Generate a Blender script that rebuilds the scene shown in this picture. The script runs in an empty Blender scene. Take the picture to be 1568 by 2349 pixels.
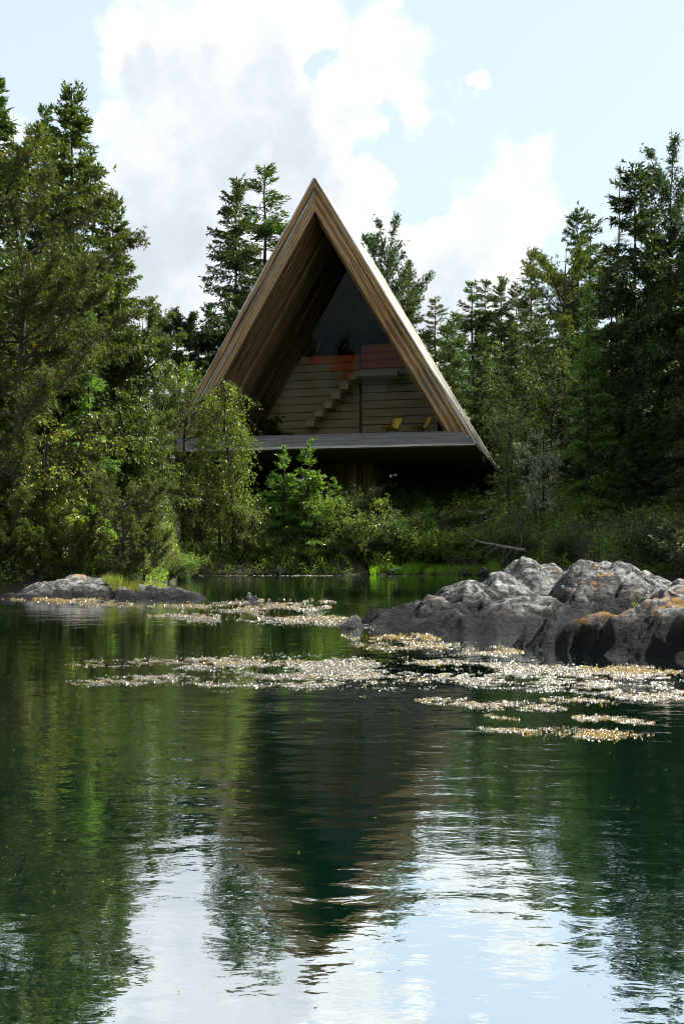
import bpy, math, random
import numpy as np
from mathutils import Matrix, Vector

# ------------------------------------------------------------------ basics
SC = bpy.context.scene
COL = SC.collection
F, CX, HY, CAMZ = 2283.0, 784.0, 1250.0, 1.7      # picture scale used for laying the place out
PI = math.pi
SUN_AZ, SUN_EL = math.radians(71), math.radians(49)

def at(px, py, d):
    return np.array([(px - CX) / F * d, d, CAMZ + (HY - py) / F * d])

def norm(v):
    return v / np.maximum(np.linalg.norm(v, axis=-1, keepdims=True), 1e-9)

# ---------------------------------------------------------------- noise
def _h(ix, iy, iz, s):
    n = (ix.astype(np.int64) * 374761393 + iy.astype(np.int64) * 668265263 + iz.astype(np.int64) * 2147483647 + s * 974711) & 0xffffffff
    n = ((n ^ (n >> 13)) * 1274126177) & 0xffffffff
    n = ((n ^ (n >> 16)) * 2246822519) & 0xffffffff
    return ((n ^ (n >> 15)) & 0xffffff) / float(0xffffff)

def vnoise(x, y, z=0.0, s=0):
    x = np.asarray(x, float); y = np.asarray(y, float); z = np.zeros_like(x) + z
    ix, iy, iz = np.floor(x), np.floor(y), np.floor(z)
    fx, fy, fz = x - ix, y - iy, z - iz
    fx, fy, fz = [f * f * f * (f * (f * 6 - 15) + 10) for f in (fx, fy, fz)]
    def c(a, b, cc): return _h(ix + a, iy + b, iz + cc, s)
    x00 = c(0,0,0) * (1 - fx) + c(1,0,0) * fx; x10 = c(0,1,0) * (1 - fx) + c(1,1,0) * fx
    x01 = c(0,0,1) * (1 - fx) + c(1,0,1) * fx; x11 = c(0,1,1) * (1 - fx) + c(1,1,1) * fx
    return (x00 * (1 - fy) + x10 * fy) * (1 - fz) + (x01 * (1 - fy) + x11 * fy) * fz

def fbm(x, y, o=4, s=0, g=0.5):
    a, t, n, f = 0, 1.0, 0, 1.0
    for k in range(o):
        n = n + t * vnoise(x * f, y * f, 0.37 * k, s + k); a += t; t *= g; f *= 2.03
    return n / a

def ridged(x, y, o=4, s=0):
    a, t, n, f = 0, 1.0, 0, 1.0
    for k in range(o):
        n = n + t * (1 - np.abs(2 * vnoise(x * f, y * f, 0.37 * k, s + k) - 1)); a += t; t *= 0.5; f *= 2.1
    return n / a

# ------------------------------------------------------------ mesh helpers
class Geo:
    def __init__(self):
        self.v, self.q, self.n = [], [], 0
    def add(self, v, q):
        v = np.asarray(v, float).reshape(-1, 3)
        self.v.append(v); self.q.append(np.asarray(q, np.int64).reshape(-1, 4) + self.n); self.n += len(v)
    def blades(self, P, D, L, W, rng, mid=0.45, S=None):
        n = len(P); D = norm(D); L = np.broadcast_to(L, (n,)); W = np.broadcast_to(W, (n,))
        if S is None: S = norm(np.cross(D, rng.normal(size=(n, 3))))
        v = np.empty((n, 4, 3)); m = P + D * (L * mid)[:, None]
        v[:, 0] = P; v[:, 1] = m + S * (W / 2)[:, None]; v[:, 2] = P + D * L[:, None]; v[:, 3] = m - S * (W / 2)[:, None]
        self.add(v, np.arange(n * 4).reshape(n, 4))
    def tubes(self, pts, rad, sides=5):
        pts = np.asarray(pts, float); rad = np.asarray(rad, float)
        if pts.ndim == 2: pts = pts[None]; rad = rad[None]
        m, k, _ = pts.shape
        t = norm(np.gradient(pts, axis=1))
        ref = np.zeros_like(t) + np.array([0.31, 0.17, 0.93])
        bad = np.abs((t * norm(ref)).sum(-1)) > 0.9
        ref[bad] = (0.9, 0.3, 0.1)
        u = norm(np.cross(t, ref)); w = np.cross(t, u)
        a = np.arange(sides) * 2 * PI / sides
        v = pts[:, :, None] + rad[:, :, None, None] * (np.cos(a)[:, None] * u[:, :, None] + np.sin(a)[:, None] * w[:, :, None])
        i = np.arange(m * k * sides).reshape(m, k, sides)
        j = np.roll(i, -1, axis=2)
        q = np.stack([i[:, :-1], j[:, :-1], j[:, 1:], i[:, 1:]], -1)
        self.add(v, q)
    def mesh(self, name, mat, smooth=False):
        v = np.concatenate(self.v); q = np.concatenate(self.q)
        me = bpy.data.meshes.new(name)
        me.vertices.add(len(v)); me.vertices.foreach_set('co', v.astype(np.float32).ravel())
        me.loops.add(q.size); me.loops.foreach_set('vertex_index', q.astype(np.int32).ravel())
        me.polygons.add(len(q)); me.polygons.foreach_set('loop_start', np.arange(0, q.size, 4, dtype=np.int32))
        me.polygons.foreach_set('loop_total', np.full(len(q), 4, np.int32))
        me.polygons.foreach_set('use_smooth', np.full(len(q), smooth, bool))
        me.update(calc_edges=True)
        if mat: me.materials.append(mat)
        return me

def link(name, me, parent=None):
    o = bpy.data.objects.new(name, me); COL.objects.link(o)
    if parent: o.parent = parent
    return o

def tag(o, label=None, cat=None, group=None, kind=None):
    if label: o['label'] = label
    if cat: o['category'] = cat
    if group: o['group'] = group
    if kind: o['kind'] = kind
    return o

def empty(name, loc, rz=0.0):
    o = bpy.data.objects.new(name, None); COL.objects.link(o)
    o.empty_display_size = 0.3
    o.location = loc; o.rotation_euler = (0, 0, rz)
    return o

# --------------------------------------------------------------- materials
class NT:
    def __init__(self, nt):
        self.t = nt; self.n = nt.nodes; self.l = nt.links
    def new(self, ty, **kw):
        nd = self.n.new(ty)
        for k, v in kw.items():
            if k.startswith('i_'):
                key = k[2:]; key = int(key) if key.isdigit() else key.replace('__', ' ')
                if isinstance(v, bpy.types.NodeSocket): self.l.new(v, nd.inputs[key])
                else: nd.inputs[key].default_value = v
            else: setattr(nd, k, v)
        return nd
    def math(self, op, a, b=0.0, c=0.0, clamp=False):
        return self.new('ShaderNodeMath', operation=op, use_clamp=clamp, i_0=a, i_1=b, i_2=c).outputs[0]
    def mix(self, f, a, b, mode='MIX'):
        nd = self.n.new('ShaderNodeMix'); nd.data_type = 'RGBA'; nd.blend_type = mode
        for k, v in ((0, f), (6, a), (7, b)):
            if isinstance(v, bpy.types.NodeSocket): self.l.new(v, nd.inputs[k])
            else: nd.inputs[k].default_value = v if k == 0 else (*v, 1)[:4]
        return nd.outputs[2]
    def ramp(self, f, stops, interp='LINEAR'):
        nd = self.n.new('ShaderNodeValToRGB'); self.l.new(f, nd.inputs[0]); cr = nd.color_ramp; cr.interpolation = interp
        while len(cr.elements) < len(stops): cr.elements.new(0.5)
        for e, (p, c) in zip(cr.elements, stops):
            e.position = p; e.color = (c, c, c, 1) if isinstance(c, (int, float)) else (*c, 1)[:4]
        return nd.outputs[0]
    def noise(self, vec, scale, detail=4, rough=0.55, dist=0.0, dims='3D'):
        nd = self.new('ShaderNodeTexNoise', noise_dimensions=dims)
        if vec is not None: self.l.new(vec, nd.inputs['Vector'])
        nd.inputs['Scale'].default_value = scale; nd.inputs['Detail'].default_value = detail
        nd.inputs['Roughness'].default_value = rough; nd.inputs['Distortion'].default_value = dist
        return nd.outputs[0]
    def mapping(self, vec, scale=(1, 1, 1), loc=(0, 0, 0), rot=(0, 0, 0)):
        return self.new('ShaderNodeMapping', i_Vector=vec, i_Scale=scale, i_Location=loc, i_Rotation=rot).outputs[0]
    def mr(self, v, a, b, c=0.0, d=1.0, smooth=False):
        nd = self.new('ShaderNodeMapRange', i_0=v, i_1=a, i_2=b, i_3=c, i_4=d)
        if smooth: nd.interpolation_type = 'SMOOTHSTEP'
        return nd.outputs[0]

def mat_new(name):
    m = bpy.data.materials.new(name); m.use_nodes = True
    nt = NT(m.node_tree); nt.n.clear()
    out = nt.new('ShaderNodeOutputMaterial')
    return m, nt, out

def leaf_mat(name, c1, c2, tr=0.35, rough=0.45, spec=0.4, c3=None, p3=0.06):
    m, t, out = mat_new(name)
    r = t.new('ShaderNodeNewGeometry').outputs['Random Per Island']
    oi = t.new('ShaderNodeObjectInfo').outputs['Random']
    col = t.mix(r, c1, c2)
    if c3:
        col = t.mix(t.math('GREATER_THAN', t.math('FRACT', t.math('MULTIPLY', r, 37.7)), 1 - p3), col, c3)
    hs = t.new('ShaderNodeHueSaturation', i_Color=col, i_Value=t.mr(oi, 0, 1, 0.8, 1.2), i_Hue=t.mr(oi, 0, 1, 0.49, 0.51))
    col = hs.outputs[0]
    p = t.new('ShaderNodeBsdfPrincipled', i_Base__Color=col, i_Roughness=rough, i_Specular__IOR__Level=spec)
    trc = t.mix(1.0, col, (1.35, 1.50, 0.50), 'MULTIPLY')
    tb = t.new('ShaderNodeBsdfTranslucent', i_Color=trc)
    mx = t.new('ShaderNodeMixShader', i_0=tr, i_1=p.outputs[0], i_2=tb.outputs[0])
    t.l.new(mx.outputs[0], out.inputs[0])
    return m

def bark_mat(name, c1, c2, sc=6):
    m, t, out = mat_new(name)
    tc = t.new('ShaderNodeTexCoord').outputs['Object']
    n = t.noise(t.mapping(tc, (1, 1, 0.25)), sc, 6, 0.7)
    col = t.ramp(n, [(0.3, c1), (0.7, c2)])
    b = t.new('ShaderNodeBump', i_Height=n, i_Strength=0.7, i_Distance=0.05)
    p = t.new('ShaderNodeBsdfPrincipled', i_Base__Color=col, i_Roughness=0.85, i_Normal=b.outputs[0], i_Specular__IOR__Level=0.3)
    t.l.new(p.outputs[0], out.inputs[0])
    return m

def wood_mat(name, stops, board=0.3, streak=9.0, along=0.25, rough=0.6, spec=0.4, bump=0.6, gap=0.05, extra=None, moss=None):
    """Weathered boards: UV x runs along the board (m), y across it (m)."""
    m, t, out = mat_new(name)
    uv = t.new('ShaderNodeUVMap', uv_map='UVMap').outputs[0]
    sep = t.new('ShaderNodeSeparateXYZ', i_0=uv)
    wob = t.noise(uv, 0.5, 3, 0.6)
    v2 = t.math('ADD', sep.outputs[1], t.math('MULTIPLY', wob, 0.10))
    vv = t.new('ShaderNodeCombineXYZ', i_0=sep.outputs[0], i_1=v2, i_2=0.0).outputs[0]
    bid = t.math('FLOOR', t.math('DIVIDE', sep.outputs[1], board))
    rnd = t.new('ShaderNodeTexWhiteNoise', noise_dimensions='1D', i_W=bid).outputs[0]
    sh = t.new('ShaderNodeCombineXYZ', i_0=t.math('MULTIPLY', rnd, 37.0), i_1=t.math('MULTIPLY', rnd, 11.0), i_2=0.0).outputs[0]
    vs = t.new('ShaderNodeVectorMath', operation='ADD', i_0=vv, i_1=sh).outputs[0]
    n1 = t.noise(t.mapping(vs, (along, streak, 1)), 1.0, 7, 0.68, 0.25)
    n2 = t.noise(t.mapping(vs, (along * 2.2, streak * 4.5, 1), (7, 3, 0)), 1.0, 5, 0.65)
    n3 = t.noise(t.mapping(vs, (along * 1.6, streak * 0.5, 1), (2, 9, 4)), 1.0, 4, 0.6)
    f = t.math('ADD', t.math('MULTIPLY', n1, 0.62), t.math('MULTIPLY', n2, 0.38))
    f = t.math('ADD', f, t.math('MULTIPLY', t.math('SUBTRACT', rnd, 0.5), 0.16))
    col = t.ramp(f, stops)
    if extra:
        col = t.mix(t.mr(n3, 0.55, 0.66, 0, 0.75), col, extra)
    g = t.math('FRACT', t.math('DIVIDE', sep.outputs[1], board))
    gm = t.math('LESS_THAN', t.math('MINIMUM', g, t.math('SUBTRACT', 1.0, g)), gap)
    col = t.mix(t.math('MULTIPLY', gm, 0.85), col, (0.012, 0.009, 0.006))
    # knots
    vor = t.new('ShaderNodeTexVoronoi', i_Vector=t.mapping(vs, (0.55, 1.7, 1)), i_Scale=1.0)
    kn = t.mr(vor.outputs[0], 0.03, 0.09, 0.8, 0.0)
    col = t.mix(kn, col, (0.05, 0.028, 0.012))
    if moss:
        mo = t.noise(uv, 0.22, 5, 0.65)
        col = t.mix(t.mr(mo, 0.46, 0.62, 0, 0.85), col, moss)
    hgt = t.math('SUBTRACT', f, t.math('MULTIPLY', gm, 0.6))
    b = t.new('ShaderNodeBump', i_Height=hgt, i_Strength=bump, i_Distance=0.06)
    p = t.new('ShaderNodeBsdfPrincipled', i_Base__Color=col, i_Roughness=rough, i_Normal=b.outputs[0], i_Specular__IOR__Level=spec)
    t.l.new(p.outputs[0], out.inputs[0])
    return m

M = {}
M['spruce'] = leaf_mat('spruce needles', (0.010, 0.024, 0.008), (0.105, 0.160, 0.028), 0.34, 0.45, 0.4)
M['spruce_y'] = leaf_mat('sunny spruce needles', (0.012, 0.030, 0.007), (0.160, 0.220, 0.030), 0.38, 0.45, 0.4)  # lit copy of the spruce colour, sunshine mixed into it
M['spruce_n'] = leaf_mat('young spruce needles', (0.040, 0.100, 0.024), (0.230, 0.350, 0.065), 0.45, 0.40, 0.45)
M['spruce_d'] = leaf_mat('shaded spruce needles', (0.009, 0.022, 0.008), (0.082, 0.135, 0.032), 0.33, 0.5, 0.35)  # darker copy of the spruce colour with shade mixed in
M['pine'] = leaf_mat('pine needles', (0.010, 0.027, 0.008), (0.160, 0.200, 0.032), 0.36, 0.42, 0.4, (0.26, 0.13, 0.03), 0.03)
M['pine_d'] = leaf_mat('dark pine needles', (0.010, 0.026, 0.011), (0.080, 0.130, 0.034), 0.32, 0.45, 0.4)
M['birch'] = leaf_mat('birch leaves', (0.040, 0.080, 0.012), (0.270, 0.330, 0.050), 0.46, 0.36, 0.5)
M['rowan'] = leaf_mat('rowan leaves', (0.110, 0.165, 0.028), (0.330, 0.390, 0.070), 0.46, 0.4, 0.4, (0.30, 0.12, 0.03), 0.04)
M['willow'] = leaf_mat('willow leaves', (0.045, 0.085, 0.020), (0.330, 0.390, 0.090), 0.46, 0.34, 0.6)
M['silver'] = leaf_mat('sparkle whitened leaves', (0.14, 0.17, 0.12), (0.60, 0.63, 0.54), 0.35, 0.34, 0.7)  # backlit sparkle painted in as near-white leaf colour
M['heath'] = leaf_mat('heath leaves', (0.045, 0.085, 0.016), (0.300, 0.400, 0.075), 0.47, 0.4, 0.45)
M['juniper'] = leaf_mat('juniper needles', (0.018, 0.040, 0.012), (0.160, 0.225, 0.048), 0.38, 0.45, 0.4)
M['brown'] = leaf_mat('brown heather', (0.050, 0.045, 0.016), (0.210, 0.160, 0.050), 0.30, 0.5, 0.3)
M['laurel'] = leaf_mat('dark glossy leaves', (0.020, 0.042, 0.014), (0.110, 0.150, 0.045), 0.30, 0.36, 0.6)
M['grass'] = leaf_mat('grass blades', (0.130, 0.190, 0.030), (0.340, 0.380, 0.065), 0.45, 0.4, 0.4, (0.38, 0.28, 0.08), 0.10)
M['reed'] = leaf_mat('shore grass blades', (0.160, 0.300, 0.030), (0.380, 0.540, 0.070), 0.50, 0.45, 0.35)
M['bark'] = bark_mat('grey brown bark', (0.030, 0.024, 0.018), (0.105, 0.085, 0.066))
M['bark_d'] = bark_mat('dark bark', (0.018, 0.015, 0.012), (0.060, 0.050, 0.040))
M['dead'] = bark_mat('bare grey wood', (0.10, 0.09, 0.08), (0.32, 0.29, 0.26))

# ------------------------------------------------------------------- sky
def build_world():
    w = bpy.data.worlds.new('World'); SC.world = w; w.use_nodes = True
    t = NT(w.node_tree); t.n.clear()
    out = t.new('ShaderNodeOutputWorld')
    sky = t.new('ShaderNodeTexSky', sky_type='NISHITA', sun_disc=False, sun_elevation=SUN_EL, sun_rotation=SUN_AZ,
                altitude=20, air_density=1.0, dust_density=1.2, ozone_density=1.0)
    d = t.new('ShaderNodeTexCoord').outputs['Generated']
    # billowing edges: push the direction about with noise before measuring it against the cloud centres
    nv = t.new('ShaderNodeTexNoise', i_Vector=d, i_Scale=11.0, i_Detail=9.0, i_Roughness=0.60)
    off = t.new('ShaderNodeVectorMath', operation='SUBTRACT', i_0=nv.outputs[1], i_1=(0.5, 0.5, 0.5)).outputs[0]
    off = t.new('ShaderNodeVectorMath', operation='SCALE', i_0=off, i_Scale=0.13).outputs[0]
    dd = t.new('ShaderNodeVectorMath', operation='ADD', i_0=d, i_1=off).outputs[0]
    def field(blobs):
        cur = None
        for px, py, r in blobs:
            v = np.array([(px - CX) / F, 1.0, (HY - py) / F]); v = v / np.linalg.norm(v)
            ds = t.new('ShaderNodeVectorMath', operation='DISTANCE', i_0=dd, i_1=tuple(v)).outputs['Value']
            f = t.math('SUBTRACT', 1.0, t.math('DIVIDE', ds, r / F))
            cur = f if cur is None else t.math('SMOOTH_MAX', cur, f, 0.12)
        return cur
    white = field([(300, 120, 85), (355, 95, 100), (470, 180, 190), (440, 340, 160), (610, 60, 170), (600, 250, 240), (810, 120, 95),
                   (890, 180, 110), (930, 235, 80), (770, 240, 170), (640, 430, 250), (490, 560, 260), (360, 700, 170), (280, 300, 55), (330, 430, 110),
                   (760, 560, 190), (860, 420, 55), (1190, 400, 105), (1215, 470, 90), (1130, 500, 110), (1060, 590, 150),
                   (940, 620, 160), (1180, 610, 95), (900, 760, 220), (600, 780, 260), (1120, 760, 170), (1040, 205, 32), (895, 5, 40), (10, 270, 60),
                   (-260, 420, 260), (1900, 500, 260), (-700, 200, 300)])
    hole = field([(740, 130, 52), (880, 340, 70), (860, 300, 50), (960, 480, 55)])
    cover = t.math('SUBTRACT', white, t.math('MULTIPLY', t.math('MAXIMUM', hole, 0.0), 1.0))
    n2 = t.noise(d, 26.0, 6, 0.6)
    cover = t.math('ADD', cover, t.math('MULTIPLY', t.math('SUBTRACT', n2, 0.5), 0.18))
    mask = t.mr(cover, -0.12, 0.42, 0.0, 1.0, True)
    # thick, shaded parts of the cloud
    grey = field([(390, 400, 150), (350, 560, 160), (480, 330, 170), (430, 220, 130), (600, 190, 110), (660, 330, 110), (330, 160, 60), (700, 420, 110), (1010, 690, 120)])
    n3 = t.noise(d, 5.0, 7, 0.6)
    gm = t.math('MULTIPLY', t.mr(grey, -0.35, 0.50, 0, 1, True), t.mr(n3, 0.32, 0.62, 0.35, 1.0))
    cloud = t.mix(gm, t.mix(t.mr(n2, 0.35, 0.65, 0, 1), (6.9, 7.3, 7.6), (9.4, 9.6, 9.6)), (5.25, 5.65, 6.2))
    skyc = t.mix(1.0, sky.outputs[0], (1.0, 1.0, 1.0), 'MULTIPLY')
    # thin high veil over the whole bright side of the sky
    sep = t.new('ShaderNodeSeparateXYZ', i_0=d)
    veil = t.mr(sep.outputs[1], -0.2, 0.9, 0.0, 0.55, True)
    skyc = t.mix(veil, skyc, (8.7, 10.0, 10.8))
    col = t.mix(mask, skyc, cloud)
    # unseen cloud added behind the viewer as fill for surfaces facing the camera
    nb = t.noise(d, 2.6, 8, 0.6)
    back = t.math('MULTIPLY', t.mr(nb, 0.40, 0.56, 0, 1, True), t.mr(sep.outputs[1], 0.25, -0.15, 0, 1, True))
    col = t.mix(back, col, (8.0, 8.3, 8.8))
    bg = t.new('ShaderNodeBackground', i_Color=col, i_Strength=0.06)
    t.l.new(bg.outputs[0], out.inputs[0])
build_world()

sun = bpy.data.lights.new('sun', 'SUN'); sun.energy = 5.0; sun.angle = math.radians(0.53); sun.color = (1.0, 0.95, 0.86)
so = bpy.data.objects.new('sun', sun); COL.objects.link(so)
sd = Vector((math.sin(SUN_AZ) * math.cos(SUN_EL), math.cos(SUN_AZ) * math.cos(SUN_EL), math.sin(SUN_EL)))
so.rotation_euler = sd.to_track_quat('Z', 'Y').to_euler(); so.location = (40, 20, 60)

cam = bpy.data.cameras.new('camera'); cam.sensor_fit = 'VERTICAL'; cam.sensor_height = 36; cam.sensor_width = 24; cam.lens = 35
cam.shift_y = (HY - 1174) / 2348; cam.clip_end = 3000
co = bpy.data.objects.new('camera', cam); COL.objects.link(co); co.location = (0, 0, CAMZ); co.rotation_euler = (PI / 2, 0, 0)
SC.camera = co

# ------------------------------------------------------------------ ground
_SP = [-900, -400, 0, 150, 330, 378, 396, 420, 500, 700, 900, 1110, 1160, 1300, 1568, 2000, 2600]
_SD = [30, 33, 34.5, 35.5, 36.8, 40, 50, 55.3, 56, 57, 57.6, 57, 52, 46, 40, 35, 30]
def shore_sd(x, y):
    yy = np.maximum(y, 2.0)
    px = x / yy * F + CX
    a = y - np.interp(px, _SP, _SD)
    b = -4.0 - y
    c = np.abs(x) - 70
    return np.maximum(np.maximum(a, b), c)
def ground_h(x, y):
    x = np.asarray(x, float); y = np.asarray(y, float)
    s = shore_sd(x, y) + (fbm(x * 0.35, y * 0.35, 3, 5) - 0.5) * 1.5
    up = np.maximum(s, 0)
    back = 30 * (1 - np.exp(-np.maximum(-y - 4, 0) / 25.0))          # unseen hill added behind the viewer to darken the window's reflection
    h = 0.9 * (1 - np.exp(-up / 1.1)) + 0.25 * np.minimum(up, 14) + 0.10 * np.clip(up - 14, 0, 160)
    h = h + (fbm(x * 0.4, y * 0.4, 4, 9) - 0.5) * 0.9 * np.clip(up / 3, 0, 1)
    back = back + 95 * np.clip((-y - 60) / 150, 0, 1) ** 1.5 * (0.75 + 0.5 * fbm(x * 0.012, y * 0.012, 5, 71))  # higher ridge, likewise added out of view to dim the glass
    h = np.where(y < -4, 0.9 + back, h)
    px = np.where(y > 2, x / np.maximum(y, 2.0) * F + CX, 2000)
    cap = np.interp(px, [120, 240, 320, 400, 425, 470], [9, 1.6, 0.6, 0.12, 0.2, 9]) + np.clip((y - 46) / 3, 0, 20)
    h = np.minimum(h, cap)
    shelf = (px > 845) & (px < 1165)
    h = np.where(shelf & (s < 5), np.minimum(h, 0.06 + 0.13 * up + 0.9 * np.clip(up - 3, 0, 9)), h)
    return np.where(s > 0, h, np.maximum(-1.6, s * 0.5))
def gh(x, y): return float(ground_h(np.array([x]), np.array([y]))[0])

def grid_mesh(name, X, Y, Z, mat, smooth=True):
    ny, nx = X.shape
    i = np.arange(nx * ny).reshape(ny, nx)
    q = np.stack([i[:-1, :-1], i[:-1, 1:], i[1:, 1:], i[1:, :-1]], -1)
    g = Geo(); g.add(np.stack([X, Y, Z], -1), q)
    return g.mesh(name, mat, smooth)

def ground_mat():
    m, t, out = mat_new('forest floor')
    tc = t.new('ShaderNodeTexCoord').outputs['Object']
    n = t.noise(tc, 0.8, 8, 0.65); n2 = t.noise(tc, 6, 6, 0.7)
    col = t.ramp(n, [(0.3, (0.014, 0.012, 0.007)), (0.5, (0.028, 0.032, 0.010)), (0.7, (0.050, 0.055, 0.016))])
    col = t.mix(t.mr(n2, 0.35, 0.65, 0.0, 0.6), col, (0.022, 0.018, 0.012))
    b = t.new('ShaderNodeBump', i_Height=n2, i_Strength=0.8, i_Distance=0.15)
    p = t.new('ShaderNodeBsdfPrincipled', i_Base__Color=col, i_Roughness=0.9, i_Normal=b.outputs[0])
    t.l.new(p.outputs[0], out.inputs[0])
    return m
def axis(a, b, c0, c1, fine, n):
    mid = np.arange(c0, c1, fine)
    lo = c0 - (np.linspace(1, 0, n, endpoint=False) ** 2.2) * (c0 - a)
    hi = c1 + (np.linspace(0, 1, n) ** 2.2) * (b - c1)
    return np.concatenate([lo, mid, hi])
gx = axis(-900, 900, -32, 32, 0.4, 40); gy = axis(-300, 1500, 28, 85, 0.4, 40)
GX, GY = np.meshgrid(gx, gy)
tag(link('ground', grid_mesh('ground', GX, GY, ground_h(GX, GY), ground_mat())), kind='structure')

# ------------------------------------------------------------------- water
def water_mat():
    m, t, out = mat_new('dark lake water')
    tc = t.new('ShaderNodeTexCoord').outputs['Object']
    n1 = t.noise(t.mapping(tc, (0.50, 0.95, 1)), 1.9, 2, 0.5, 0.4)
    n2 = t.noise(t.mapping(tc, (0.6, 1.15, 1), (3, 1, 0), (0, 0, 0.2)), 5.5, 3, 0.55, 0.3)
    n3 = t.noise(t.mapping(tc, (0.7, 1.3, 1), (8, 2, 0), (0, 0, -0.15)), 22, 2, 0.5)
    calm = t.mr(t.noise(t.mapping(tc, (0.5, 1, 1)), 0.16, 2, 0.5), 0.4, 0.62, 0.35, 1.0)
    h = t.math('ADD', t.math('MULTIPLY', n1, 0.036), t.math('MULTIPLY', n2, 0.0105))
    h = t.math('ADD', h, t.math('MULTIPLY', n3, 0.0011))
    h = t.math('MULTIPLY', h, calm)
    b = t.new('ShaderNodeBump', i_Height=h, i_Strength=1.0, i_Distance=0.42)
    body = t.new('ShaderNodeBsdfDiffuse', i_Color=(0.003, 0.028, 0.0155, 1))
    gl = t.new('ShaderNodeBsdfGlossy', i_Color=(0.97, 1.0, 1.0, 1), i_Roughness=0.012, i_Normal=b.outputs[0])
    fr = t.new('ShaderNodeFresnel', i_IOR=1.33, i_Normal=b.outputs[0]).outputs[0]
    fac = t.mr(fr, 0.03, 0.5, 0.80, 0.97)
    mx = t.new('ShaderNodeMixShader', i_0=fac, i_1=body.outputs[0], i_2=gl.outputs[0])
    t.l.new(mx.outputs[0], out.inputs[0])
    return m
# the sheet carries a low, long swell that dies out away from the near bank
wx = np.array([-900, -60, -20, -8, 0, 8, 20, 60, 900.0]); wy = np.concatenate([[-300, -60], np.arange(-20, 26, 0.5), [60, 400]])
WX, WY = np.meshgrid(wx, wy)
swell = 0.045 * np.cos(2 * PI * (WY - 0.6) / 21.0) * np.clip(1 - (WY - 7) / 6, 0, 1) * np.clip((WY + 20) / 12, 0, 1)
tag(link('lake_water', grid_mesh('lake_water', WX, WY, swell - 0.0, water_mat())), kind='structure')

# ------------------------------------------------------------------- rocks
def rock_mat(name, tint=(1, 1, 1), orange=0.5, wet=0.25, centre=None):  # wet: height of the tide band, which also paints shade on rock fronts
    m, t, out = mat_new(name)
    geo = t.new('ShaderNodeNewGeometry'); P = geo.outputs['Position']
    N = t.new('ShaderNodeSeparateXYZ', i_0=geo.outputs['Normal']); up = N.outputs[2]
    z = t.new('ShaderNodeSeparateXYZ', i_0=P).outputs[2]
    rot = t.mapping(P, (1.0, 2.6, 5.0), (0, 0, 0), (0.35, 0.5, 0.45))
    n1 = t.noise(rot, 1.7, 10, 0.70, 0.6)
    n2 = t.noise(P, 8.0, 9, 0.72)
    n3 = t.noise(t.mapping(P, (1, 1, 1.0), (5, 2, 1)), 0.9, 6, 0.65)
    n4 = t.noise(P, 30, 5, 0.7)
    f = t.math('ADD', t.math('MULTIPLY', n1, 0.5), t.math('MULTIPLY', n2, 0.5))
    col = t.ramp(f, [(0.38, (0.012, 0.012, 0.013)), (0.47, (0.045, 0.045, 0.046)), (0.53, (0.135, 0.135, 0.135)), (0.575, (0.34, 0.34, 0.335)), (0.65, (0.64, 0.64, 0.62))])
    # pale crust lichen, thickened on upward faces to paint their sunlit brightness
    vor = t.noise(P, 3.6, 8, 0.72, 0.5)
    col = t.mix(t.math('MULTIPLY', t.mr(vor, 0.48, 0.60, 0.0, 0.75), t.mr(up, 0.45, 0.9, 0.15, 1.0)), col, (0.60, 0.605, 0.58))
    col = t.mix(t.mr(n4, 0.62, 0.72, 0, 0.8), col, (0.04, 0.04, 0.042))
    # orange crust lichen on the tops
    on = t.noise(P, 5.0, 9, 0.72)
    reg = t.noise(t.mapping(P, (1, 1, 1), (11, 4, 3)), 0.55, 3, 0.5)
    if centre is not None:
        dist = t.new('ShaderNodeVectorMath', operation='DISTANCE', i_0=P, i_1=centre[0]).outputs['Value']
        reg = t.math('ADD', reg, t.mr(dist, 0.2, centre[1], 0.62, 0.0))
    om = t.math('MULTIPLY', t.mr(t.math('ADD', on, t.math('MULTIPLY', reg, orange)), 0.80, 0.88, 0, 1), t.mr(up, 0.25, 0.6, 0, 1))
    om = t.math('MULTIPLY', om, t.mr(z, 0.12, 0.32, 0, 1))
    ocol = t.mix(n2, (0.34, 0.12, 0.010), (0.60, 0.36, 0.045))
    col = t.mix(om, col, ocol)
    # dark algae tide band; set high, it also paints shade on rock fronts
    band = t.math('ADD', z, t.math('MULTIPLY', t.math('SUBTRACT', n3, 0.5), 0.9))
    bm = t.mr(band, wet - 0.12, wet + 0.28, 0.965, 0.0, True)
    col = t.mix(bm, col, (0.014, 0.014, 0.0155))
    b1 = t.new('ShaderNodeBump', i_Height=n1, i_Strength=1.0, i_Distance=0.22)
    b2 = t.new('ShaderNodeBump', i_Height=n2, i_Strength=1.0, i_Distance=0.09, i_Normal=b1.outputs[0])
    rough = t.mr(bm, 0, 1, 0.72, 0.62)
    p = t.new('ShaderNodeBsdfPrincipled', i_Base__Color=col, i_Roughness=rough, i_Normal=b2.outputs[0], i_Specular__IOR__Level=t.mr(bm, 0, 1, 0.22, 0.10))
    t.l.new(p.outputs[0], out.inputs[0])
    return m

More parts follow.
